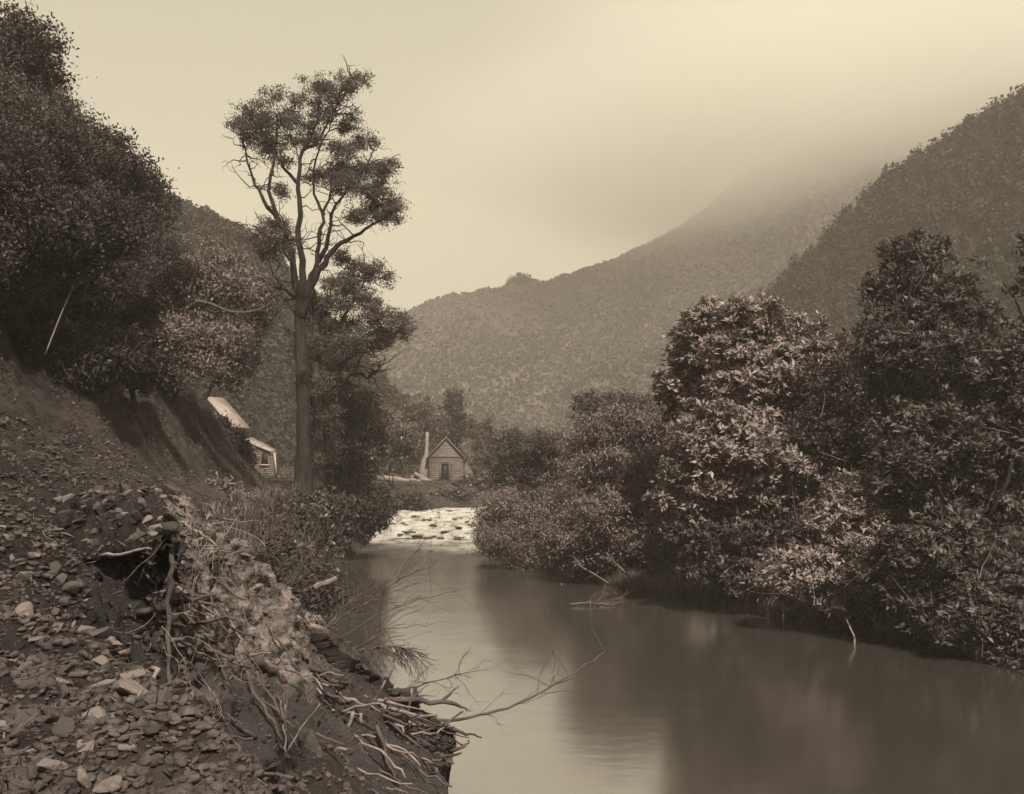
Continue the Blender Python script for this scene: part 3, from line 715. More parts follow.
for i, (lab, px, d, bl, cat, cl, L) in enumerate(RB):
    rg = np.random.default_rng(700 + i)
    bs = [pb(a, b, rx, ry, d + rg.uniform(-.8, .8)) for a, b, rx, ry in bl]
    nm = 'broadleaf_tree' if cat == 'tree' else 'shrub'
    bs0 = list(bs)
    bs += [np.concatenate([b[:3] + unit(rg.normal(size=3) * [1, 1, .8] + [0, -.3, .35]) * b[3:] * rg.uniform(.75, 1.1), b[3:] * rg.uniform(.22, .5)]) for b in bs0 for _ in range(3)]
    bs += [np.concatenate([b[:3] + unit(rg.normal(size=3) * [1, 1, .5] + [0, -.2, .8]) * b[3:] * rg.uniform(1.0, 1.3), b[3:] * [.12, .12, .28] * rg.uniform(.7, 1.3)]) for b in bs0 for _ in range(4)]
    fine = i in (2, 8, 9, 10, 11, 12, 13, 14)
    Ls = (.13 if fine else L * .78) * rg.uniform(.9, 1.1)
    pl = plant(nm, lab, cat, mk(px, d + 1.0), bs, 'leaf_pale' if i in (8, 10, 12, 13, 14) else 'leaf_broad' if i in (0, 6, 5) else 'leaf_broad_dark', rg, clumps=int(cl * (2.2 if fine else 2.8)), per=20 if fine else 13, L=Ls, Wd=Ls * (.42 if fine else .36), cr=.26 if fine else .16,
          rosette=not fine, stem_name='trunk' if cat == 'tree' else 'stem', stem_r=.10 if cat == 'tree' else .05, stems=3, twigs=7, shell=.5, barkmat='bark')
    o0 = np.array(pl.location)
    for k in range(20):                                       # bare whippy stems showing among the leaves
        b = bs0[rg.integers(len(bs0))]; p0 = b[:3] + rg.normal(size=3) * b[3:] * [.5, .3, .4] + [0, -b[4] * .75, -b[5] * .3]
        d_ = unit(rg.normal(size=3) * [.9, .5, .6] + [0, -.1, .8]); ln = rg.uniform(.5, 1.5)
        MB().tube(bend_path(p0, p0 + d_ * ln, rg, 7, .12, .012) - o0, np.linspace(.011, .004, 7), 4, False).build('twig', M['bark_pale' if k % 3 else 'dead_wood'], pl)

# trees round the cabin, and the dark cone behind it
VB = [
 ('dark conical tree standing behind the cabin roof', 456, 128, [(455,400,9,14),(452,415,14,14),(462,428,17,14),(450,432,14,12)], 'leaf_dark'),
 ('thin grey tree beside the right wall of the cabin', 490, 112, [(485,440,16,22),(498,455,14,20),(478,465,10,14),(508,440,14,14)], 'leaf_far'),
 ('pale loose tree behind the cabin chimney', 418, 122, [(420,412,18,14),(432,425,18,14),(412,430,14,16)], 'leaf_far'),
 ('dark broad tree on the flat left of the cabin', 398, 118, [(398,445,22,22),(385,430,20,18),(410,455,14,16)], 'leaf_dark'),
 ('pale wispy tree between the tall tree and the cabin', 405, 104, [(398,452,14,14),(408,436,12,14),(392,432,14,16),(384,418,12,12)], 'leaf_pale'),
 ('scrubby bush in front of the cabin on the bank above the rapids', 455, 93, [(448,492,18,9),(470,490,18,10),(432,496,14,7),(488,488,12,14)], 'leaf_mid'),
 ('low bush on the bank at the upper left corner of the rapids', 398, 79.5, [(396,505,14,7),(412,503,12,6),(384,503,10,8)], 'leaf_mid'),
 ('low bush on the bank right above the middle of the rapids', 440, 84, [(436,502,14,7),(452,500,14,8),(466,502,10,8)], 'leaf_mid'),
 ('leaning bush right of the rapids head', 492, 88, [(492,500,12,16),(505,490,14,18),(480,506,8,8)], 'leaf_mid'),
]
for i, (lab, px, d, bl, mt) in enumerate(VB):
    bs = [pb(a, b, rx, ry, d + math.sin(a)) for a, b, rx, ry in bl]
    bse = ground_under(px, d)
    bse[2] = max(bse[2], float(LEFT.z(bse[0], d)))
    plant('valley_tree' if 'bush' not in lab else 'shrub', lab, 'tree' if 'bush' not in lab else 'shrub', bse, bs, mt, np.random.default_rng(900 + i), clumps=200, per=24, L=.36, Wd=.18, cr=.5, stem_r=.14,
          stem_name='trunk' if 'bush' not in lab else 'stem')

# ------------------------------------------------------------------ cabin by the rapids
cb = at(446, 482, 108); cb[2] = float(gz(cb[0], cb[1])) - 0.05
cabin = thing('cabin', 'small weatherboard cabin with steep gable and dark doorway beside the rapids', 'cabin', cb, rz=R(3))
w, dp, eh, rh = 1.85, 5.2, 2.75, 4.75
wall = MB()
nb = 22
for k in range(nb):
    z0, z1 = rh * 0.98 * k / nb, rh * 0.98 * (k + 1) / nb
    hw = w if z0 < eh else w * (1 - (z0 - eh) / (rh - eh))
    hw1 = w if z1 < eh else w * (1 - (z1 - eh) / (rh - eh))
    segs = [(-hw, hw, -hw1, hw1)]
    if z1 <= 2.05: segs = [(-hw, -0.50, -hw1, -0.50), (0.28, hw, 0.28, hw1)]
    for a, b_, a1, b1 in segs:      # lapped boards: lower edge stands proud
        wall.hexa([(a,-.032,z0),(b_,-.032,z0),(b_,.06,z0),(a,.06,z0),(a1,-.015,z1-.004),(b1,-.015,z1-.004),(b1,.06,z1-.004),(a1,.06,z1-.004)])
for s in (-1, 1):
    for k in range(8):
        z0, z1 = eh * k / 8, eh * (k + 1) / 8 - .004
        wall.hexa([(s*w-.03,.062,z0),(s*w+.03,.062,z0),(s*w+.03,dp,z0),(s*w-.03,dp,z0),(s*w-.015,.062,z1),(s*w+.015,.062,z1),(s*w+.015,dp,z1),(s*w-.015,dp,z1)])
wall.box((-w, dp, 0), (w, dp + .06, eh))
wall.build('wall', M['boards'], cabin)
rf = MB()
for s in (-1, 1):
    ex, ez = w + .28, eh - .28 * (rh - eh) / w
    rf.hexa([(0, -.3, rh), (s*ex, -.3, ez), (s*ex, dp + .3, ez), (0, dp + .3, rh), (0, -.3, rh + .12), (s*ex, -.3, ez + .12), (s*ex, dp + .3, ez + .12), (0, dp + .3, rh + .12)])
rf.build('roof', M['roof_shingle'], cabin)
MB().box((-.72, -.03, 0), (-.50, -.06, 2.15)).box((.28, -.03, 0), (.40, -.06, 2.15)).box((-.74, -.03, 2.06), (.42, -.07, 2.18)).build('door_frame', M['boards_dark'], cabin)
MB().box((-.46, .10, 0.02), (.25, .16, 2.02)).build('door', M['dark_glass'], cabin)
MB().box((-w, -.06, 2.62), (w, -.09, 2.76)).build('trim', M['boards_dark'], cabin)
ch = MB()
P = np.array([(-2.45, 1.2, -.2), (-2.42, 1.2, 1.2), (-2.32, 1.2, 2.2), (-2.16, 1.2, 3.0), (-2.1, 1.2, 4.2), (-2.08, 1.2, 5.4)])
ch.tube(P, [.62, .56, .42, .24, .19, .17], 10); ch.build('chimney', M['daub'], cabin, False)
# lean-to slab on the right
MB().hexa([(w+.04,.5,0),(w+1.1,.5,0),(w+1.1,3.8,0),(w+.04,3.8,0),(w+.04,.5,2.3),(w+1.0,.5,1.1),(w+1.0,3.8,1.1),(w+.04,3.8,2.3)]).build('lean_to', M['boards_dark'], cabin)

# log pile, log rail and low shed on the flat left of the cabin
def log(label, p0, p1, r, mat='dead_wood', name='log', cat='log', group=None, seed=0, n=7, wob=.01):
    rg = np.random.default_rng(seed); p0, p1 = np.asarray(p0, float), np.asarray(p1, float)
    P = bend_path(p0, p1, rg, n, .03, wob); c = p0.copy()
    mb = MB().tube(P, r * np.linspace(1.05, .85, n) * (1 + .06 * rg.normal(size=n)), 9)
    return tag(mb.build(name, M[mat], None, True, loc=c), label, cat, group)
log('long pale log lying on the bank left of the cabin', at(377, 478, 100), at(409, 481, 99), .32, seed=1)
for k, (a, b_, c, d_) in enumerate([(412,477,424,481), (415,474,428,480), (420,479,432,482), (410,480,420,482)]):
    log('pale split log in the heap against the cabin chimney', at(a, b_, 103 - k * .5), at(c, d_, 102 - k * .5), .22, group='log heap by the cabin', seed=10 + k)
sh = at(396, 479, 116); sh[2] = float(gz(sh[0], sh[1]))
shed = thing('shed', 'low open slab shed behind the long log', 'shed', sh)
for s in (-1, 1): MB().box((s*1.0-.08, -.08, -.2), (s*1.0+.08, .08, 1.7)).build('post', M['boards_dark'], shed)
MB().hexa([(-1.3,-.3,1.70),(1.3,-.3,1.70),(1.3,2,1.95),(-1.3,2,1.95),(-1.3,-.3,1.82),(1.3,-.3,1.82),(1.3,2,2.07),(-1.3,2,2.07)]).build('roof', M['boards'], shed)
MB().box((-1.2,1.7,-.2),(1.2,1.8,1.85)).build('wall', M['boards_dark'], shed)

# ------------------------------------------------------------------ hut half hidden behind the spur
D2 = 84.0
hb = at(262, 476, D2); hb[2] = float(gz(hb[0], hb[1])) - .1
hut = thing('hut', 'hut with bright pale roof and lean-to half hidden behind the earth spur', 'hut', hb)
def HP(px, py, d): return at(px, py, d) - hb
# main roof: bright slope falling to the right
a, b_, c, d_ = HP(206,398,D2+1.5), HP(224,399,D2+4.5), HP(250,429,D2+3.0), HP(232,429,D2)
up_ = np.array([0, 0, .12])
MB().hexa([a, d_, c, b_, a+up_, d_+up_, c+up_, b_+up_]).build('roof', M['roof_pale'], hut)
zb = -0.2
MB().hexa([(d_[0]-2.0, d_[1]+.3, zb),(d_[0]-.05, d_[1]+.3, zb),(c[0]-.3, c[1]-.2, zb),(c[0]-2.2, c[1]-.2, zb),
           (d_[0]-2.0, d_[1]+.3, d_[2]+1.5),(d_[0]-.05, d_[1]+.3, d_[2]-.05),(c[0]-.3, c[1]-.2, c[2]-.05),(c[0]-2.2, c[1]-.2, c[2]+1.6)]).build('wall', M['boards_dark'], hut)
e, f_, g_, h_ = HP(243,441,D2-1.2), HP(252,438,D2+1.8), HP(277,451,D2+1.4), HP(270,452,D2-1.5)
MB().hexa([e, h_, g_, f_, e+up_*.8, h_+up_*.8, g_+up_*.8, f_+up_*.8]).build('roof', M['roof_pale'], hut)
wl0, wr0 = HP(252,476,D2-1.2), HP(273,476,D2-1.2)
lean = MB()
zt0, zt1 = HP(252,446,D2-1.2)[2], HP(273,452.5,D2-1.2)[2]
yf = wl0[1]
for k in range(13):
    f0, f1 = k / 13, (k + 1) / 13
    za0, za1 = zb + (zt0 - zb) * f0, zb + (zt0 - zb) * f1 - .004; zb0, zb1 = zb + (zt1 - zb) * f0, zb + (zt1 - zb) * f1 - .004
    lean.hexa([(wl0[0],yf-.02,za0),(wr0[0],yf-.02,zb0),(wr0[0],yf+2.2,zb0),(wl0[0],yf+2.2,za0),(wl0[0],yf-.01,za1),(wr0[0],yf-.01,zb1),(wr0[0],yf+2.2,zb1),(wl0[0],yf+2.2,za1)])
lean.build('lean_to', M['boards'], hut)
w0, w1 = HP(262,464,D2-1.2), HP(267.5,453.5,D2-1.2)
win = MB().box((w0[0]-.06, yf-.10, w0[2]-.02), (w0[0], yf-.045, w1[2]+.06)).box((w1[0], yf-.10, w0[2]-.02), (w1[0]+.06, yf-.045, w1[2]+.06)).box((w0[0], yf-.10, w1[2]), (w1[0], yf-.045, w1[2]+.06)).build('window', M['boards_dark'], hut)
MB().box((w0[0]+.003, yf-.07, w0[2]), (w1[0]-.003, yf-.046, w1[2]-.003)).build('pane', M['dark_glass'], win)
MB().box((w0[0]-.15, yf-.18, w0[2]-.12), (w1[0]+.15, yf-.047, w0[2]-.024)).build('sill', M['white_paint'], win)
MB().tube(np.array([HP(274.5,453,D2-1.4), HP(276.5,476,D2-1.4)]), .07, 6).build('post', M['white_paint'], hut)
log('pale felled log on the grass between hut and tall tree', at(270, 478.5, 80), at(293, 477.5, 82), .18, seed=21)

# ------------------------------------------------------------------ torn bank and clay spur in the foreground
def grid_surface(cols, seed, sub=24, amp=.10, strata=.6, back=1.2):
    """cols of (px,py,d): a solid face with a top, closed behind and underneath"""
    G = np.array([[at(*q) for q in c] for c in cols])               # (nc, nr, 3)
    bk = G[:, 0] + np.array([-.35, back, -2.2]); G = np.concatenate([bk[:, None], G, (G[:, -1] + np.array([-.1, .35, -1.5]))[:, None]], 1)
    nc, nr_ = G.shape[:2]
    u = np.linspace(0, nc - 1, (nc - 1) * sub + 1); v = np.linspace(0, nr_ - 1, (nr_ - 1) * sub + 1)
    def interp_axis(A, t):
        i = np.clip(np.floor(t).astype(int), 0, A.shape[0] - 2); f = (t - i)[:, None, None]
        p0, p1, p2, p3 = A[np.maximum(i-1, 0)], A[i], A[i+1], A[np.minimum(i+2, A.shape[0]-1)]
        return 0.5 * ((2*p1) + (-p0+p2)*f + (2*p0-5*p1+4*p2-p3)*f**2 + (-p0+3*p1-3*p2+p3)*f**3)
    H = interp_axis(G, u); H = np.swapaxes(interp_axis(np.swapaxes(H, 0, 1), v), 0, 1)
    du, dv = np.gradient(H, axis=0), np.gradient(H, axis=1)
    N = unit(np.cross(du, dv)); N = np.where((N[..., 1:2] > 0.4), -N, N)
    x, y, z = H[..., 0], H[..., 1], H[..., 2]
    strat = x * .5 + y * .2 + z                                        # tilted bedding
    crk = np.abs(vnoise(x * 2.1 + z, y * 2.1, z * 2.4, seed + 11))
    disp = amp * (fbm(x * 1.3, y * 1.3, z * 1.3, 6, seed, .65) - 1.0 * strata * np.exp(-(crk / .13) ** 2) + strata * (1 - 2 * np.abs(vnoise(strat * 3.6, x * .5, y * .5, seed + 3))))
    H = H + N * disp[..., None]
    mb = MB(); ii = np.arange(H.shape[0] * H.shape[1]).reshape(H.shape[:2])
    mb.add(H, np.stack([ii[:-1, :-1], ii[:-1, 1:], ii[1:, 1:], ii[1:, :-1]], -1).reshape(-1, 4))
    return mb, H
colA = [(40,505,12.5),(45,540,11),(50,556,10.4),(55,575,10),(75,640,9)]
colB = [(82,506,11.6),(85,550,9.6),(88,560,9.5),(97,588,9.0),(127,690,7.6)]
colB2 = [(118,506,11),(122,544,8.9),(120,566,9.2),(125,630,8.6),(150,705,7.5)]
colC0 = [(150,508,10.6),(155,540,8.2),(150,572,8.8),(156,645,8.45),(166,715,7.5)]
colC = [(158,508,10.4),(172,538,8.15),(168,590,8.0),(172,645,7.95),(180,730,7.5)]
colC2 = [(168,512,10.5),(180,545,8.9),(180,595,8.6),(184,650,8.4),(195,738,7.9)]
colD = [(200,525,10.8),(198,552,9.7),(203,600,9.3),(205,650,9.0),(218,745,8.3)]
colE = [(265,578,12.4),(258,592,11.8),(252,632,11),(252,682,10.2),(268,770,9.2)]
colF = [(340,648,13.6),(334,660,13.2),(326,687,12.6),(322,717,11.9),(325,790,10.9)]
colG = [(400,702,14.2),(395,711,13.9),(390,727,13.4),(387,747,12.8),(390,810,11.9)]
colH = [(455,742,14.6),(452,748,14.5),(450,758,14.2),(446,773,13.8),(448,830,13.0)]
mb, Hs = grid_surface([colA, colB, colB2, colC0, colC], 41, 26, .10, 0.25)
tag(mb.build('earth_bank', M['soil'], None, True), 'dark torn earth bank with hollow under its turf lip in the foreground', 'bank')
mb, Hr = grid_surface([colC, colC2, colD, colE, colF, colG, colH], 43, 34, .12)
spur = thing('rock_spur', 'pale sunlit spur of layered clay rock sloping down to the river', 'rock', (-2.3, 9.5, 2.5))
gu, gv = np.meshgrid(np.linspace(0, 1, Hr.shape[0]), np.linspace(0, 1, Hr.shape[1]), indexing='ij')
pale_upper = smooth(.02, .12, gu) * smooth(.72, .5, gu) * smooth(.10, .2, gv) * smooth(.74, .52, gv) + .45 * fbm(Hr[..., 0] * 1.4, Hr[..., 1] * 1.4, Hr[..., 2] * 1.8, 4, 88)  # paler over the upper near part, darker towards the foot and river end
PALE_UPPER = pale_upper
mb.qt = [np.clip(pale_upper[:-1, :-1], 0, 1).ravel()]
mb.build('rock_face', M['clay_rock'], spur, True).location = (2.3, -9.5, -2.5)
SPUR_MESH = (spur, Hr)
SURF = np.concatenate([Hs.reshape(-1, 3), Hr.reshape(-1, 3)])
def top_z(x, y):
    z = float(gz(x, y)); d = (SURF[:, 0] - x) ** 2 + (SURF[:, 1] - y) ** 2
    k = d < .02
    return max(z, float(SURF[k, 2].max())) if k.any() else z

# ------------------------------------------------------------------ scree stones
rng = np.random.default_rng(61)
stone_meshes = []
for k in range(12):
    bm = bmesh.new()
    for _ in range(16):
        v = rng.normal(size=3); v /= np.linalg.norm(v); v *= np.array([1, .75, .42]) * rng.uniform(.8, 1.05)
        bm.verts.new(v)
    res = bmesh.ops.convex_hull(bm, input=bm.verts)
    bmesh.ops.delete(bm, geom=[g_ for g_ in res['geom_interior'] if isinstance(g_, bmesh.types.BMVert)], context='VERTS')
    bmesh.ops.bevel(bm, geom=list(bm.edges), offset=.05, segments=1, affect='EDGES')
    me = bpy.data.meshes.new('stone'); bm.to_mesh(me); bm.free()
    stone_meshes.append(me)
m, n, l, p = new_mat('stone')
oi = n.new('ShaderNodeObjectInfo'); t1 = noise_node(n, l, 2.2, 6, .7)
ma = n.new('ShaderNodeMath'); ma.operation = 'MULTIPLY_ADD'; ma.inputs[1].default_value = .5
l.new(t1.outputs['Fac'], ma.inputs[0]); l.new(oi.outputs['Random'], ma.inputs[2])
rr = ramp_node(n, l, ma.outputs[0], [(.2, sep(.03)), (.9, sep(.09)), (1.25, sep(.19))])
l.new(rr.outputs[0], p.inputs['Base Color']); p.inputs['Roughness'].default_value = .85
b = n.new('ShaderNodeBump'); b.inputs['Strength'].default_value = .6; b.inputs['Distance'].default_value = .08
t2 = noise_node(n, l, 5, 6, .7); l.new(t2.outputs['Fac'], b.inputs['Height']); l.new(b.outputs[0], p.inputs['Normal'])
M['stone'] = m
for me in stone_meshes: me.materials.append(M['stone'])
cnt = 0
while cnt < 290:
    py = 790 - 300 * rng.random() ** 1.5; px = rng.uniform(-20, 180)
    y = rng.uniform(4.0, 11.5); x = (px - 512) / 1000 * y
    z = top_z(x, y); pyy = 450 + (5 - z) / y * 1000
    if pyy > 800 or pyy < 490: continue
    if px > 185 - (750 - pyy) * .05 or (px > 60 + (pyy - 545) * .72 and 545 < pyy < 700): continue
    o = bpy.data.objects.new('stone', stone_meshes[cnt % 12]); COL.objects.link(o)
    s = rng.uniform(.035, .085) * (1 + .7 * (rng.random() < .15))
    o.location = (x, y, z + s * .15); o.scale = (s * rng.uniform(.8, 1.5), s * rng.uniform(.8, 1.2), s * rng.uniform(.8, 1.3))
    o.rotation_euler = (rng.normal() * .45, rng.normal() * .45, rng.random() * 6.28)
    tag(o, 'loose angular grey stone lying on the scree slope at lower left', 'stone', 'loose stones of the scree')
    cnt += 1
# small rubble between them (uncountable)
mb = MB(); base_st = []
for me in stone_meshes[:6]:
    vv = np.array([v.co[:] for v in me.vertices]); ff = []
    for p_ in me.polygons:
        q = list(p_.vertices)
        for a in range(1, len(q) - 1): ff.append((q[0], q[a], q[a+1]))
    base_st.append((vv, np.array(ff)))
k = 0
while k < 30000:
    y = 3.8 + 22 * rng.random() ** 2.8; px = rng.uniform(-60, 460 if y < 15 else 300)
    x = (px - 512) / 1000 * y; xl = np.interp(y, SY, PX[:, 3]) - .8; xr = np.interp(y, SY, PX[:, 5]) + (.3 if y > 15 else 3.0)
    if not xl < x < xr: continue
    z = float(gz(x, y)); s = (.012 + .05 * rng.random() ** 2.5) * (1 + y * .02)
    vv, ff = base_st[k % 6]
    c, s_ = math.cos(rng.random() * 6.28), math.sin(rng.random() * 6.28)
    rot = np.array(Matrix.Rotation(rng.random() * 6.28, 3, 'Z') @ Matrix.Rotation(rng.normal() * .5, 3, 'X'))
    mb.add((vv * s) @ rot.T + [x, y, z + s * .1], None, ff); k += 1
rs = np.random.default_rng(77); sb_ = MB(); Hn = unit(np.cross(np.gradient(Hr, axis=0), np.gradient(Hr, axis=1)))
bed = np.array(Matrix.Rotation(R(28), 3, 'Y') @ Matrix.Rotation(R(14), 3, 'X'))
for k in range(700):
    a, b = rs.integers(0, Hr.shape[0]), rs.integers(30, Hr.shape[1])
    s_ = .02 + .11 * rs.random() ** 3.0; vv, ff = base_st[k % 6]
    rot = np.array(Matrix.Rotation(rs.normal() * .3, 3, 'X') @ Matrix.Rotation(rs.normal() * .3, 3, 'Y')) @ bed @ np.array(Matrix.Rotation(rs.random() * 6.28, 3, 'Z'))
    sb_.add((vv * s_ * [1.3, 1.0, .62]) @ rot.T + Hr[a, b] - [0, 0, s_ * .12] - np.array([-2.3, 9.5, 2.5]), None, ff, tone=float(np.clip(PALE_UPPER[a, b] + .1, 0, 1)))
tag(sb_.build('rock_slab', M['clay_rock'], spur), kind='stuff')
for hs, cnt_ in ((Hs, 1700), (Hr, 5200)):
    nn = unit(np.cross(np.gradient(hs, axis=0), np.gradient(hs, axis=1))); nn = np.where(nn[..., 2:] < 0, -nn, nn)
    cand = np.argwhere(nn[4:-26, :, 2] > .15) if False else np.argwhere(nn[..., 2] > .2)
    for a, b in cand[rng.integers(0, len(cand), cnt_)]:
        c = hs[a, b]; s = .010 + .035 * rng.random() ** 3; vv, ff = base_st[(a + b) % 6]
        rot = np.array(Matrix.Rotation(rng.random() * 6.28, 3, 'Z') @ Matrix.Rotation(rng.normal() * .8, 3, 'X'))
        mb.add((vv * s) @ rot.T + c + [0, 0, s * .1], None, ff)
tag(mb.build('rubble', M['rock'], None), kind='stuff')

# dark boulders in the riffle
rng = np.random.default_rng(64)
boulders = [(385,512),(398,514),(410,513),(425,510),(438,515),(450,512),(462,516),(470,512),(392,520),(405,522),(420,519),(433,523),(447,521),(458,525),(468,522),(400,530),(403,535),(412,537),(410,528),
            (425,531),(440,534),(446,529),(452,539),(462,533),(472,529),(470,538),(436,511),(444,517),(395,526),(415,515),(455,517),(466,519)]
rb_ = np.random.default_rng(65)
boulders += [(rb_.uniform(385, 478), 508 + 30 * rb_.random() ** 1.3) for _ in range(48)]
for i, (px, py) in enumerate(boulders):
    y = 5 * 1000 / (py - 450) * .93; x = (px + rng.uniform(-2, 2) - 512) / 1000 * y
    y = min(max(y, 56.5), 80)
    o = bpy.data.objects.new('boulder', stone_meshes[i % 12].copy() if i < 3 else bpy.data.objects['boulder'].data); COL.objects.link(o)
    if i < 3: o.data.materials[0] = M['wet_rock']
    s = .10 + .38 * rng.random() ** 2.2; o.location = (x, y, rapids_z(x, y) + s * rng.uniform(-.15, .2))
    o.scale = (s * rng.uniform(1, 1.8), s, s * rng.uniform(.7, 1)); o.rotation_euler = (0, 0, rng.random() * 6.28)
    tag(o, 'dark wet boulder breaking the white water of the rapids', 'boulder', 'boulders in the rapids')

# ------------------------------------------------------------------ roots, driftwood and branches
rng = np.random.default_rng(91)
def branch(name, label, cat, pts, r0, r1, mat, group=None, twigs=0, tl=.5, seed=0, fine=.004, k=4, jit=.012, droopy=0.0):
    rg = np.random.default_rng(seed); P = np.array([at(*q) for q in pts]); o0 = P[0].copy(); P = P - o0
    P, r = dense(P, np.linspace(r0, r1, len(P)), k)
    P[1:-1] += rg.normal(size=(len(P) - 2, 3)) * jit
    mb = MB().tube(P, r, 7)
    if not twigs:
        return tag(mb.build(name, M[mat], None, True, loc=None), label, cat, group), o0
    root = thing(name, label, cat, o0, group); mb.build('limb', M[mat], root, True)
    tw = MB()
    for q in range(twigs):
        i0 = rg.integers(len(P) // 4, len(P)); t = unit(P[min(i0 + 1, len(P) - 1)] - P[i0 - 1])
        d = unit(t * 1.1 + rg.normal(size=3) * .7 + [0, 0, .15 - droopy]); ln = tl * rg.uniform(.4, 1.2)
        pp = bend_path(P[i0], P[i0] + d * ln, rg, 6, .15, .03); pp[:, 2] -= droopy * .25 * np.linspace(0, 1, 6) ** 2 * ln
        tw.tube(pp, np.linspace(max(r1, fine * 1.5), fine * .6, 6), 4, False)
        for z_ in range(3):
            j = rg.integers(2, 6); d2 = unit(d + rg.normal(size=3) * .6)
            tw.tube(bend_path(pp[j], pp[j] + d2 * ln * .45, rg, 4, .15, .03), np.linspace(fine * .8, fine * .4, 4), 3, False)
    tw.build('twig', M[mat], root)
    return root, o0
def single(*a, **kw):
    o, o0 = branch(*a, **kw)
    if o.type == 'MESH': o.location = o0
    return o

single('dead_branch', 'long thin dead branch reaching far out over the pool', 'branch',
       [(395,708,14.6),(440,722,14.7),(480,716,14.8),(515,705,15),(545,690,15.2),(565,678,15.4),(580,668,15.6),(605,652,16)], .028, .006, 'dark_wood', twigs=16, tl=.9, seed=1, fine=.003)
single('driftwood_pole', 'stout dark driftwood pole pointing right over the water', 'driftwood', [(325,704,13.4),(370,700,13.8),(410,700,14),(452,703,14.2)], .06, .03, 'dark_wood', twigs=8, tl=.6, seed=2)
single('fallen_log', 'crooked pale log lying along the bank above the clay spur', 'log', [(252,602,15),(275,616,15),(300,634,15),(325,650,15.2),(342,660,15.2)], .08, .05, 'dead_wood', seed=3)
single('fallen_log', 'short straight pale log sticking up by the bank shrubs', 'log', [(314,588,19),(336,578,19.4)], .06, .05, 'dead_wood', seed=4)
single('leafy_branch', 'drooping feathery branch hanging over the bright water', 'branch', [(345,655,17),(370,648,17),(395,645,17),(412,650,17)], .03, .01, 'dark_wood', twigs=60, tl=.45, seed=5, droopy=.8, fine=.006)
single('dead_branch', 'fan of fine dead twigs rising over the pool edge', 'branch', [(330,625,20),(350,612,20),(372,600,20),(398,580,20.4)], .03, .008, 'dark_wood', twigs=26, tl=1.3, seed=6, fine=.005)
single('dead_branch', 'thin bent branch trailing right from the near bank', 'branch', [(340,640,19),(375,615,19),(420,598,19.4),(470,588,20)], .02, .005, 'dark_wood', twigs=6, tl=.7, seed=7, fine=.004)
single('dead_branch', 'twiggy branch end poking out below the drooping branch', 'branch', [(390,700,15),(410,688,15),(440,680,15.2),(468,672,15.4)], .02, .006, 'dark_wood', twigs=14, tl=.6, seed=8)
single('bare_sapling', 'pale bare forked twig standing at the bottom of the spur', 'sapling', [(286,752,9.5),(284,728,9.5),(286,705,9.5)], .012, .006, 'dead_wood', twigs=4, tl=.35, seed=9, fine=.003)
single('bare_sapling', 'thin pale twig slanting right from the foot of the spur', 'sapling', [(288,752,9.4),(300,728,9.4),(320,704,9.4)], .010, .005, 'dead_wood', seed=10)
ROOTS = [
 ('thick dark root curving down the top of the clay face', [(215,556,9.8),(212,575,9.5),(206,592,9.3),(194,606,9.1),(182,622,8.7),(165,640,8.2)], .05, .03, 'bark'),
 ('dark stub root crossing behind the turf lip', [(178,560,9.0),(195,566,9.3),(212,560,9.6),(228,558,9.8)], .045, .03, 'dark_wood'),
 ('slender pale root arching over the bank top', [(178,522,9.4),(198,530,9.4),(214,544,9.5),(224,560,9.6)], .016, .010, 'dead_wood'),
 ('straight pale root lying along the turf lip', [(100,556,8.5),(130,550,8.2),(160,546,8.0),(172,547,8.0)], .015, .010, 'dead_wood'),
 ('pale root hanging across the middle of the clay face', [(200,604,9.0),(218,618,9.2),(230,640,9.6),(234,655,9.7)], .014, .008, 'dead_wood'),
 ('forked pale root low on the clay face', [(172,640,7.9),(195,650,8.6),(222,660,9.2),(250,668,9.8)], .014, .007, 'dead_wood'),
 ('thick pale root forming the upright edge of the torn bank', [(170,540,8.1),(173,575,7.95),(167,610,7.9),(170,650,7.85),(168,690,7.6),(176,725,7.4)], .024, .013, 'bark_pale'),  # added pale tube, stands in for the sunlit edge of the bank
 ('dark root running down the corner of the torn bank', [(158,670,7.9),(165,690,7.6),(168,710,7.4),(175,735,7.2)], .035, .02, 'bark'),
 ('pale root end at the bottom of the torn bank', [(152,668,7.7),(158,690,7.5),(163,708,7.4)], .022, .012, 'dead_wood'),
 ('dark sloping root low on the right of the torn bank', [(190,690,8.3),(215,712,8.6),(240,730,8.9),(256,738,9.1)], .04, .02, 'dark_wood'),
 ('stout dark branch lying down the right side of the spur', [(255,660,10.7),(278,678,11.2),(300,694,11.8),(318,706,12)], .05, .03, 'dark_wood'),
 ('knotted dark root on the lower spur', [(302,670,12.1),(315,668,12.2),(325,676,12.4),(335,688,12.6)], .035, .02, 'dark_wood'),
]
for i, (lab, pts, r0, r1, mt) in enumerate(ROOTS):
    single('tree_root', lab, 'root', pts, r0, r1, mt, seed=100 + i)
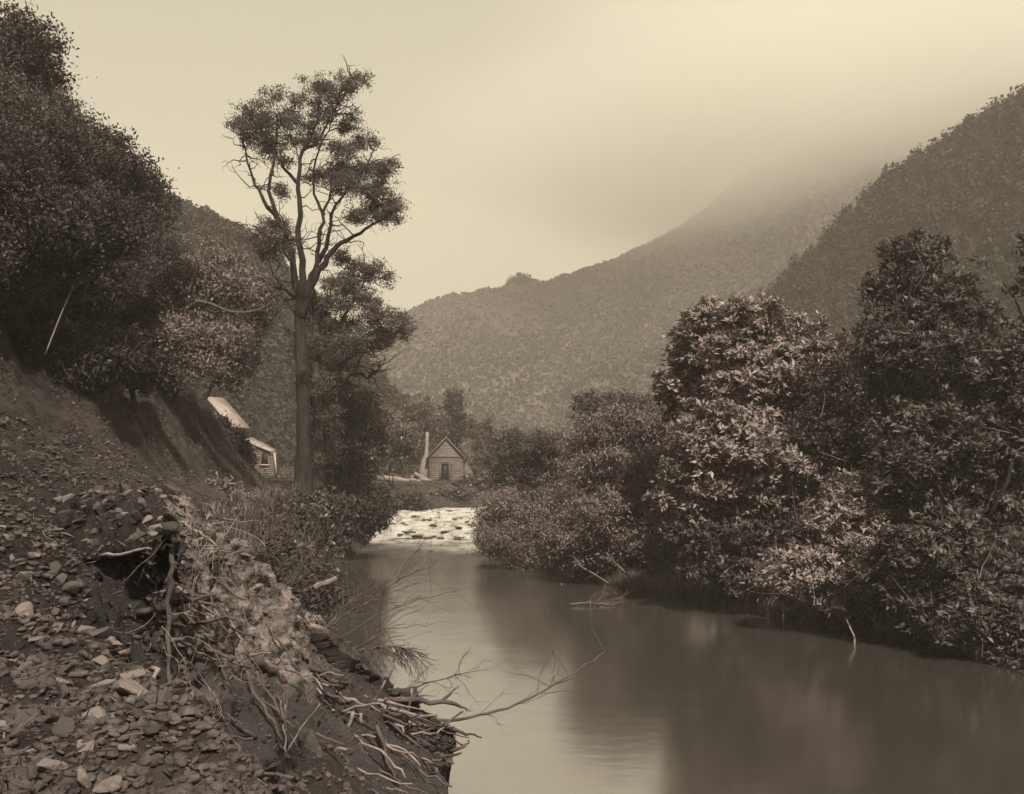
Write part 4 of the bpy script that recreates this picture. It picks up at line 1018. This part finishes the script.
# fine hanging rootlets: too many to count
mb = MB()
for k in range(120):
    px, py = rng.uniform(160, 262), rng.uniform(515, 720)
    if py < 515 + (px - 170) * .6: continue
    d = 8.0 + (px - 165) * .026 + rng.uniform(-.15, .05) - (py - 560) * .003
    p0 = at(px, py, d); p1 = p0 + np.array([rng.normal() * .22, rng.normal() * .08, -rng.uniform(.05, .5)])
    q_, _ = dense(bend_path(p0, p1, rng, 6, .5, .05), np.zeros(6), 2); mb.tube(q_, np.linspace(.0045, .002, len(q_)), 3, False)
for k in range(46):
    px, py = rng.uniform(172, 225), rng.uniform(516, 566); p0 = at(px, py, 9.3 + rng.uniform(-.3, .3)); p1 = p0 + rng.normal(size=3) * [.25, .1, .15]
    q_, _ = dense(bend_path(p0, p1, rng, 6, .6, .06), np.zeros(6), 2); mb.tube(q_, np.linspace(.006, .003, len(q_)), 3, False)
tag(mb.build('rootlet_mat', M['dead_wood'], None), kind='stuff')
# stick pile at the toe of the spur
for k in range(110):
    t = rng.random(); px, py = 290 + t * 165 + rng.normal() * 16, 668 + t * 66 + abs(rng.normal()) * (26 if k < 78 else 60)
    if py > 800: continue
    d = 12.2 + t * 2.2 + rng.uniform(-.4, .3) - max(0, py - 700 - t * 40) * .012
    ang = rng.normal() * .35 + .35 if rng.random() < .7 else rng.uniform(-2, 2)
    ln = rng.uniform(16, 60); dx, dy = ln * math.cos(ang), ln * math.sin(ang)
    pts = [(px - dx / 2, py - dy / 2, d - rng.uniform(-.3, .3)), (px + rng.normal() * 3, py + rng.normal() * 2, d), (px + dx / 2, py + dy / 2, d + rng.uniform(-.3, .5))]
    pale = rng.random() < .45
    single('driftwood_stick', ('pale' if pale else 'dark') + ' driftwood stick tangled in the flood pile at the spur foot', 'driftwood', pts, rng.uniform(.010, .034), rng.uniform(.006, .016),
           'dead_wood' if pale else 'dark_wood', group='driftwood sticks of the flood pile', seed=1000 + k)
for k in range(46):
    a, b = rng.integers(30, Hr.shape[0] - 20), rng.integers(int(Hr.shape[1] * .42), int(Hr.shape[1] * .9)); c = Hr[a, b]
    q = np.array([(c[0] / c[1]) * 1000 + 512, 450 + (5 - c[2]) / c[1] * 1000]); dd = c[1]
    ang = rng.normal() * .45 + .62; ln = rng.uniform(28, 100); e = np.array([math.cos(ang), math.sin(ang)]) * ln / 2
    lift = rng.uniform(.02, .12)
    pts = [(q[0] - e[0], q[1] - e[1], dd - lift + .25), (q[0] + rng.normal() * 4, q[1] + rng.normal() * 3, dd - lift), (q[0] + e[0], q[1] + e[1], dd - lift - .15)]
    pale = rng.random() < .3
    single('driftwood_stick', ('pale' if pale else 'dark') + ' fallen stick lying down the slope of the spur', 'driftwood', pts, rng.uniform(.012, .036), rng.uniform(.005, .014),
           'dead_wood' if pale else 'dark_wood', group='fallen sticks on the spur slope', seed=1500 + k, jit=.02)
for k, (lab, pts) in enumerate([
  ('dark twiggy dead bush behind the crooked pale log', [(262,612,15.5),(275,596,15.6),(292,580,15.8),(312,562,16)]),
  ('dark twiggy dead bush between the log and the pool', [(318,640,16),(330,622,16.2),(345,606,16.4),(362,592,16.6)]),
  ('fan of dark dead twigs over the bright water by the spur', [(338,668,15),(352,650,15.2),(368,640,15.4),(384,628,15.6)]),
  ('dark dead bush on the bank above the rock spur top', [(235,585,13),(246,565,13.2),(262,548,13.4),(270,532,13.6)])]):
    single('dead_bush', lab, 'dead bush', pts, .022, .006, 'dark_wood', twigs=(40, 16, 22, 40)[k], tl=(.85, .7, .8, .7)[k], seed=1600 + k, fine=.0045)
# snags along the right bank
for k in range(60):
    px = rng.uniform(570, 990); t = (px - 480) / 500; yb = 560 + t * 88 + rng.uniform(-14, 2)
    d = 5000 / (562 + t * 93 - 450) + rng.uniform(-.2, .5)
    ang = rng.uniform(.3, 2.8); ln = rng.uniform(14, 52)
    p = [(px, yb, d), (px + ln * .5 * math.cos(ang) + rng.normal() * 3, yb - ln * .5 * math.sin(ang), d + .2), (px + ln * math.cos(ang), yb - ln * math.sin(ang), d + rng.uniform(-.2, .4))]
    single('snag', 'thin pale dead stem leaning out of the shrubs at the right waterline', 'dead branch', p, .028, .010, 'dead_wood', group='dead stems along the right waterline', seed=1200 + k)
single('snag', 'pale broken stick standing in the water below the right shrubs', 'dead branch', [(858,655,26),(852,632,26.2),(846,618,26.4)], .035, .015, 'dead_wood', seed=1300)
single('floating_branch', 'pale twig raft floating in mid river', 'branch', [(570,604,32.4),(590,602,32.6),(612,605,32.4)], .02, .01, 'dead_wood', twigs=10, tl=.7, seed=1301, fine=.008)

# low clumps of grass along the toe of the banks
def tuft(seed, n=90, h=.5):
    rg = np.random.default_rng(seed); mb = MB()
    a = rg.random(n) * 6.28; o = rg.normal(size=(n, 2)) * .09; d = np.stack([np.cos(a) * .55, np.sin(a) * .55, 1 + 0 * a], -1)
    ln = h * rg.uniform(.5, 1.2, n); P = np.stack([o[:, 0], o[:, 1], 0 * a], -1) + unit(d) * (ln * .5)[:, None]
    leaf_quads(mb, P, d, np.stack([np.cos(a), np.sin(a), -.5 + 0 * a], -1), ln, .022, .1, rg.random(n)); return mb
tufts = [tuft(s).build('grass_tuft', M['leaf_grass'], None) for s in (1, 2, 3)]
gi = 0
def put_tuft(x, y, z, s):
    global gi
    o = tufts[gi] if gi < 3 else tufts[gi % 3].copy()
    if gi >= 3: COL.objects.link(o)
    gi += 1
    o.location = (x, y, z); o.scale = (s,) * 3; o.rotation_euler.z = rng.random() * 6.28
    tag(o, 'tuft of coarse grass on the left bank slope', 'grass tuft', 'grass tufts on the left bank')
for k in range(70):
    y = rng.uniform(14, 46); x = np.interp(y, SY, PX[:, 5]) + rng.uniform(-.6, 1.6)
    put_tuft(x, y, float(gz(x, y)) - .03, rng.uniform(.6, 1.3))
for k in range(90):
    y = rng.uniform(23.5, 41); x = np.interp(y, SY, PX[:, 10]) + rng.uniform(-.15, .5)
    o = tufts[k % 3].copy(); COL.objects.link(o); s = rng.uniform(.7, 1.4)
    o.location = (x, y, float(gz(x, y)) - .03); o.scale = (s,) * 3
    tag(o, 'tuft of pale grass at the right waterline', 'grass tuft', 'grass tufts at the right waterline')

for k in range(60):
    y = rng.uniform(30, 40); x = np.interp(y, SY, PX[:, 10]) - rng.uniform(.0, .35)
    o = tufts[k % 3].copy(); COL.objects.link(o); s = rng.uniform(.8, 1.6)
    o.location = (x, y, -.05); o.scale = (s,) * 3; o.rotation_euler = (rng.uniform(.2, .6), 0, rng.uniform(-.8, .8))
    tag(o, 'tuft of pale grass at the right waterline', 'grass tuft', 'grass tufts at the right waterline')

# leaf litter, ferns and seedlings over the banks: uncountable ground cover
mb = MB(); rng = np.random.default_rng(95)
def cover(n, y0, y1, ka, kb, offa, offb, L, rise):
    y = rng.uniform(y0, y1, n); xa = np.interp(y, SY, PX[:, ka]) + offa; xb = np.interp(y, SY, PX[:, kb]) + offb
    x = xa + (xb - xa) * rng.random(n)
    keep = fbm(x * .8, y * .8, 0, 3, 44) > rng.uniform(-.7, .5, n); x, y = x[keep], y[keep]
    z = gz(x, y); k = len(x)
    P = np.stack([x, y, z + rise * rng.random(k) ** 2], -1)
    leaf_quads(mb, P, rng.normal(size=(k, 3)) * [1, 1, .5], rng.normal(size=(k, 3)) * .5 + [0, 0, 1], L * rng.uniform(.5, 1.4, k), L * .4 * rng.uniform(.6, 1.3, k), .15, rng.random(k))
cover(9000, 6, 30, 3, 5, -1, .5, .09, .06)
cover(14000, 14, 62, 5, 7, -.4, .2, .16, .5)
cover(26000, 13, 60, 2, 3, -1.5, .3, .11, .14)
cover(16000, 12, 62, 0, 2, 30, .5, .26, .9)
cover(16000, 17, 95, 10, 12, -.2, 3, .22, .8)
cover(6000, 4, 16, 3, 6, 0, .8, .06, .05)
cover(12000, 22, 60, 9, 10, .5, .5, .13, .55)
cover(5000, 60, 115, 4, 7, -2, 0, .3, .25)
tag(mb.build('undergrowth', M['leaf_mid'], None), kind='stuff')

mb = MB(); k = 4200; y = 4 + 26 * rng.random(k) ** 1.8; xa = np.interp(y, SY, PX[:, 3]); xb = np.interp(y, SY, PX[:, 6]); x = xa + (xb - xa) * rng.random(k)
P = np.stack([x, y, gz(x, y) + .012], -1); P[:900] = SURF[rng.integers(0, len(SURF), 900)] + [0, -.01, .015]
leaf_quads(mb, P, rng.normal(size=(k, 3)) * [1, 1, .3], rng.normal(size=(k, 3)) * .3 + [0, 0, 1], rng.uniform(.08, .3, k), rng.uniform(.005, .012, k), .1, rng.random(k))
tag(mb.build('straw_litter', M['leaf_grass'], None), kind='stuff')

# ------------------------------------------------------------------ air: even haze, and the cloud lying on the mountain
def volume_mat(name, density, color, aniso=0.0):
    m = bpy.data.materials.new(name); m.use_nodes = True; n, l = m.node_tree.nodes, m.node_tree.links
    n.remove(n['Principled BSDF']); v = n.new('ShaderNodeVolumePrincipled')
    v.inputs['Color'].default_value = (*color, 1); v.inputs['Density'].default_value = density; v.inputs['Anisotropy'].default_value = aniso
    l.new(v.outputs[0], n['Material Output'].inputs['Volume']); return m, n, l, v
hm, *_ = volume_mat('haze', 0.0007, (1.0, 0.92, 0.81))
tag(MB().box((-1010, -1010, -6), (1010, 1010, 260)).build('haze', hm), kind='stuff')

mm, n, l, v = volume_mat('mist', 0.0, (0.87, 0.855, 0.82), 0.3)
tc = n.new('ShaderNodeTexCoord'); ln_ = n.new('ShaderNodeVectorMath'); ln_.operation = 'LENGTH'
l.new(tc.outputs['Object'], ln_.inputs[0])
nz = n.new('ShaderNodeTexNoise'); nz.inputs['Scale'].default_value = 1.6; nz.inputs['Detail'].default_value = 3
l.new(tc.outputs['Object'], nz.inputs['Vector'])
ad = n.new('ShaderNodeMath'); ad.operation = 'MULTIPLY_ADD'; ad.inputs[1].default_value = -0.7; l.new(nz.outputs['Fac'], ad.inputs[0]); l.new(ln_.outputs['Value'], ad.inputs[2])
mp = n.new('ShaderNodeMapRange'); mp.interpolation_type = 'SMOOTHSTEP'
mp.inputs['From Min'].default_value = 0.62; mp.inputs['From Max'].default_value = 0.05; mp.inputs['To Min'].default_value = 0.0; mp.inputs['To Max'].default_value = 0.024
l.new(ad.outputs[0], mp.inputs['Value']); l.new(mp.outputs[0], v.inputs['Density'])
bm = bmesh.new(); bmesh.ops.create_icosphere(bm, subdivisions=3, radius=1.0)
me = bpy.data.meshes.new('mist'); bm.to_mesh(me); bm.free(); me.materials.append(mm)
mist = bpy.data.objects.new('mist', me); COL.objects.link(mist)
mist.location = at(900, 112, 440); mist.scale = (262, 130, 86); tag(mist, kind='stuff')
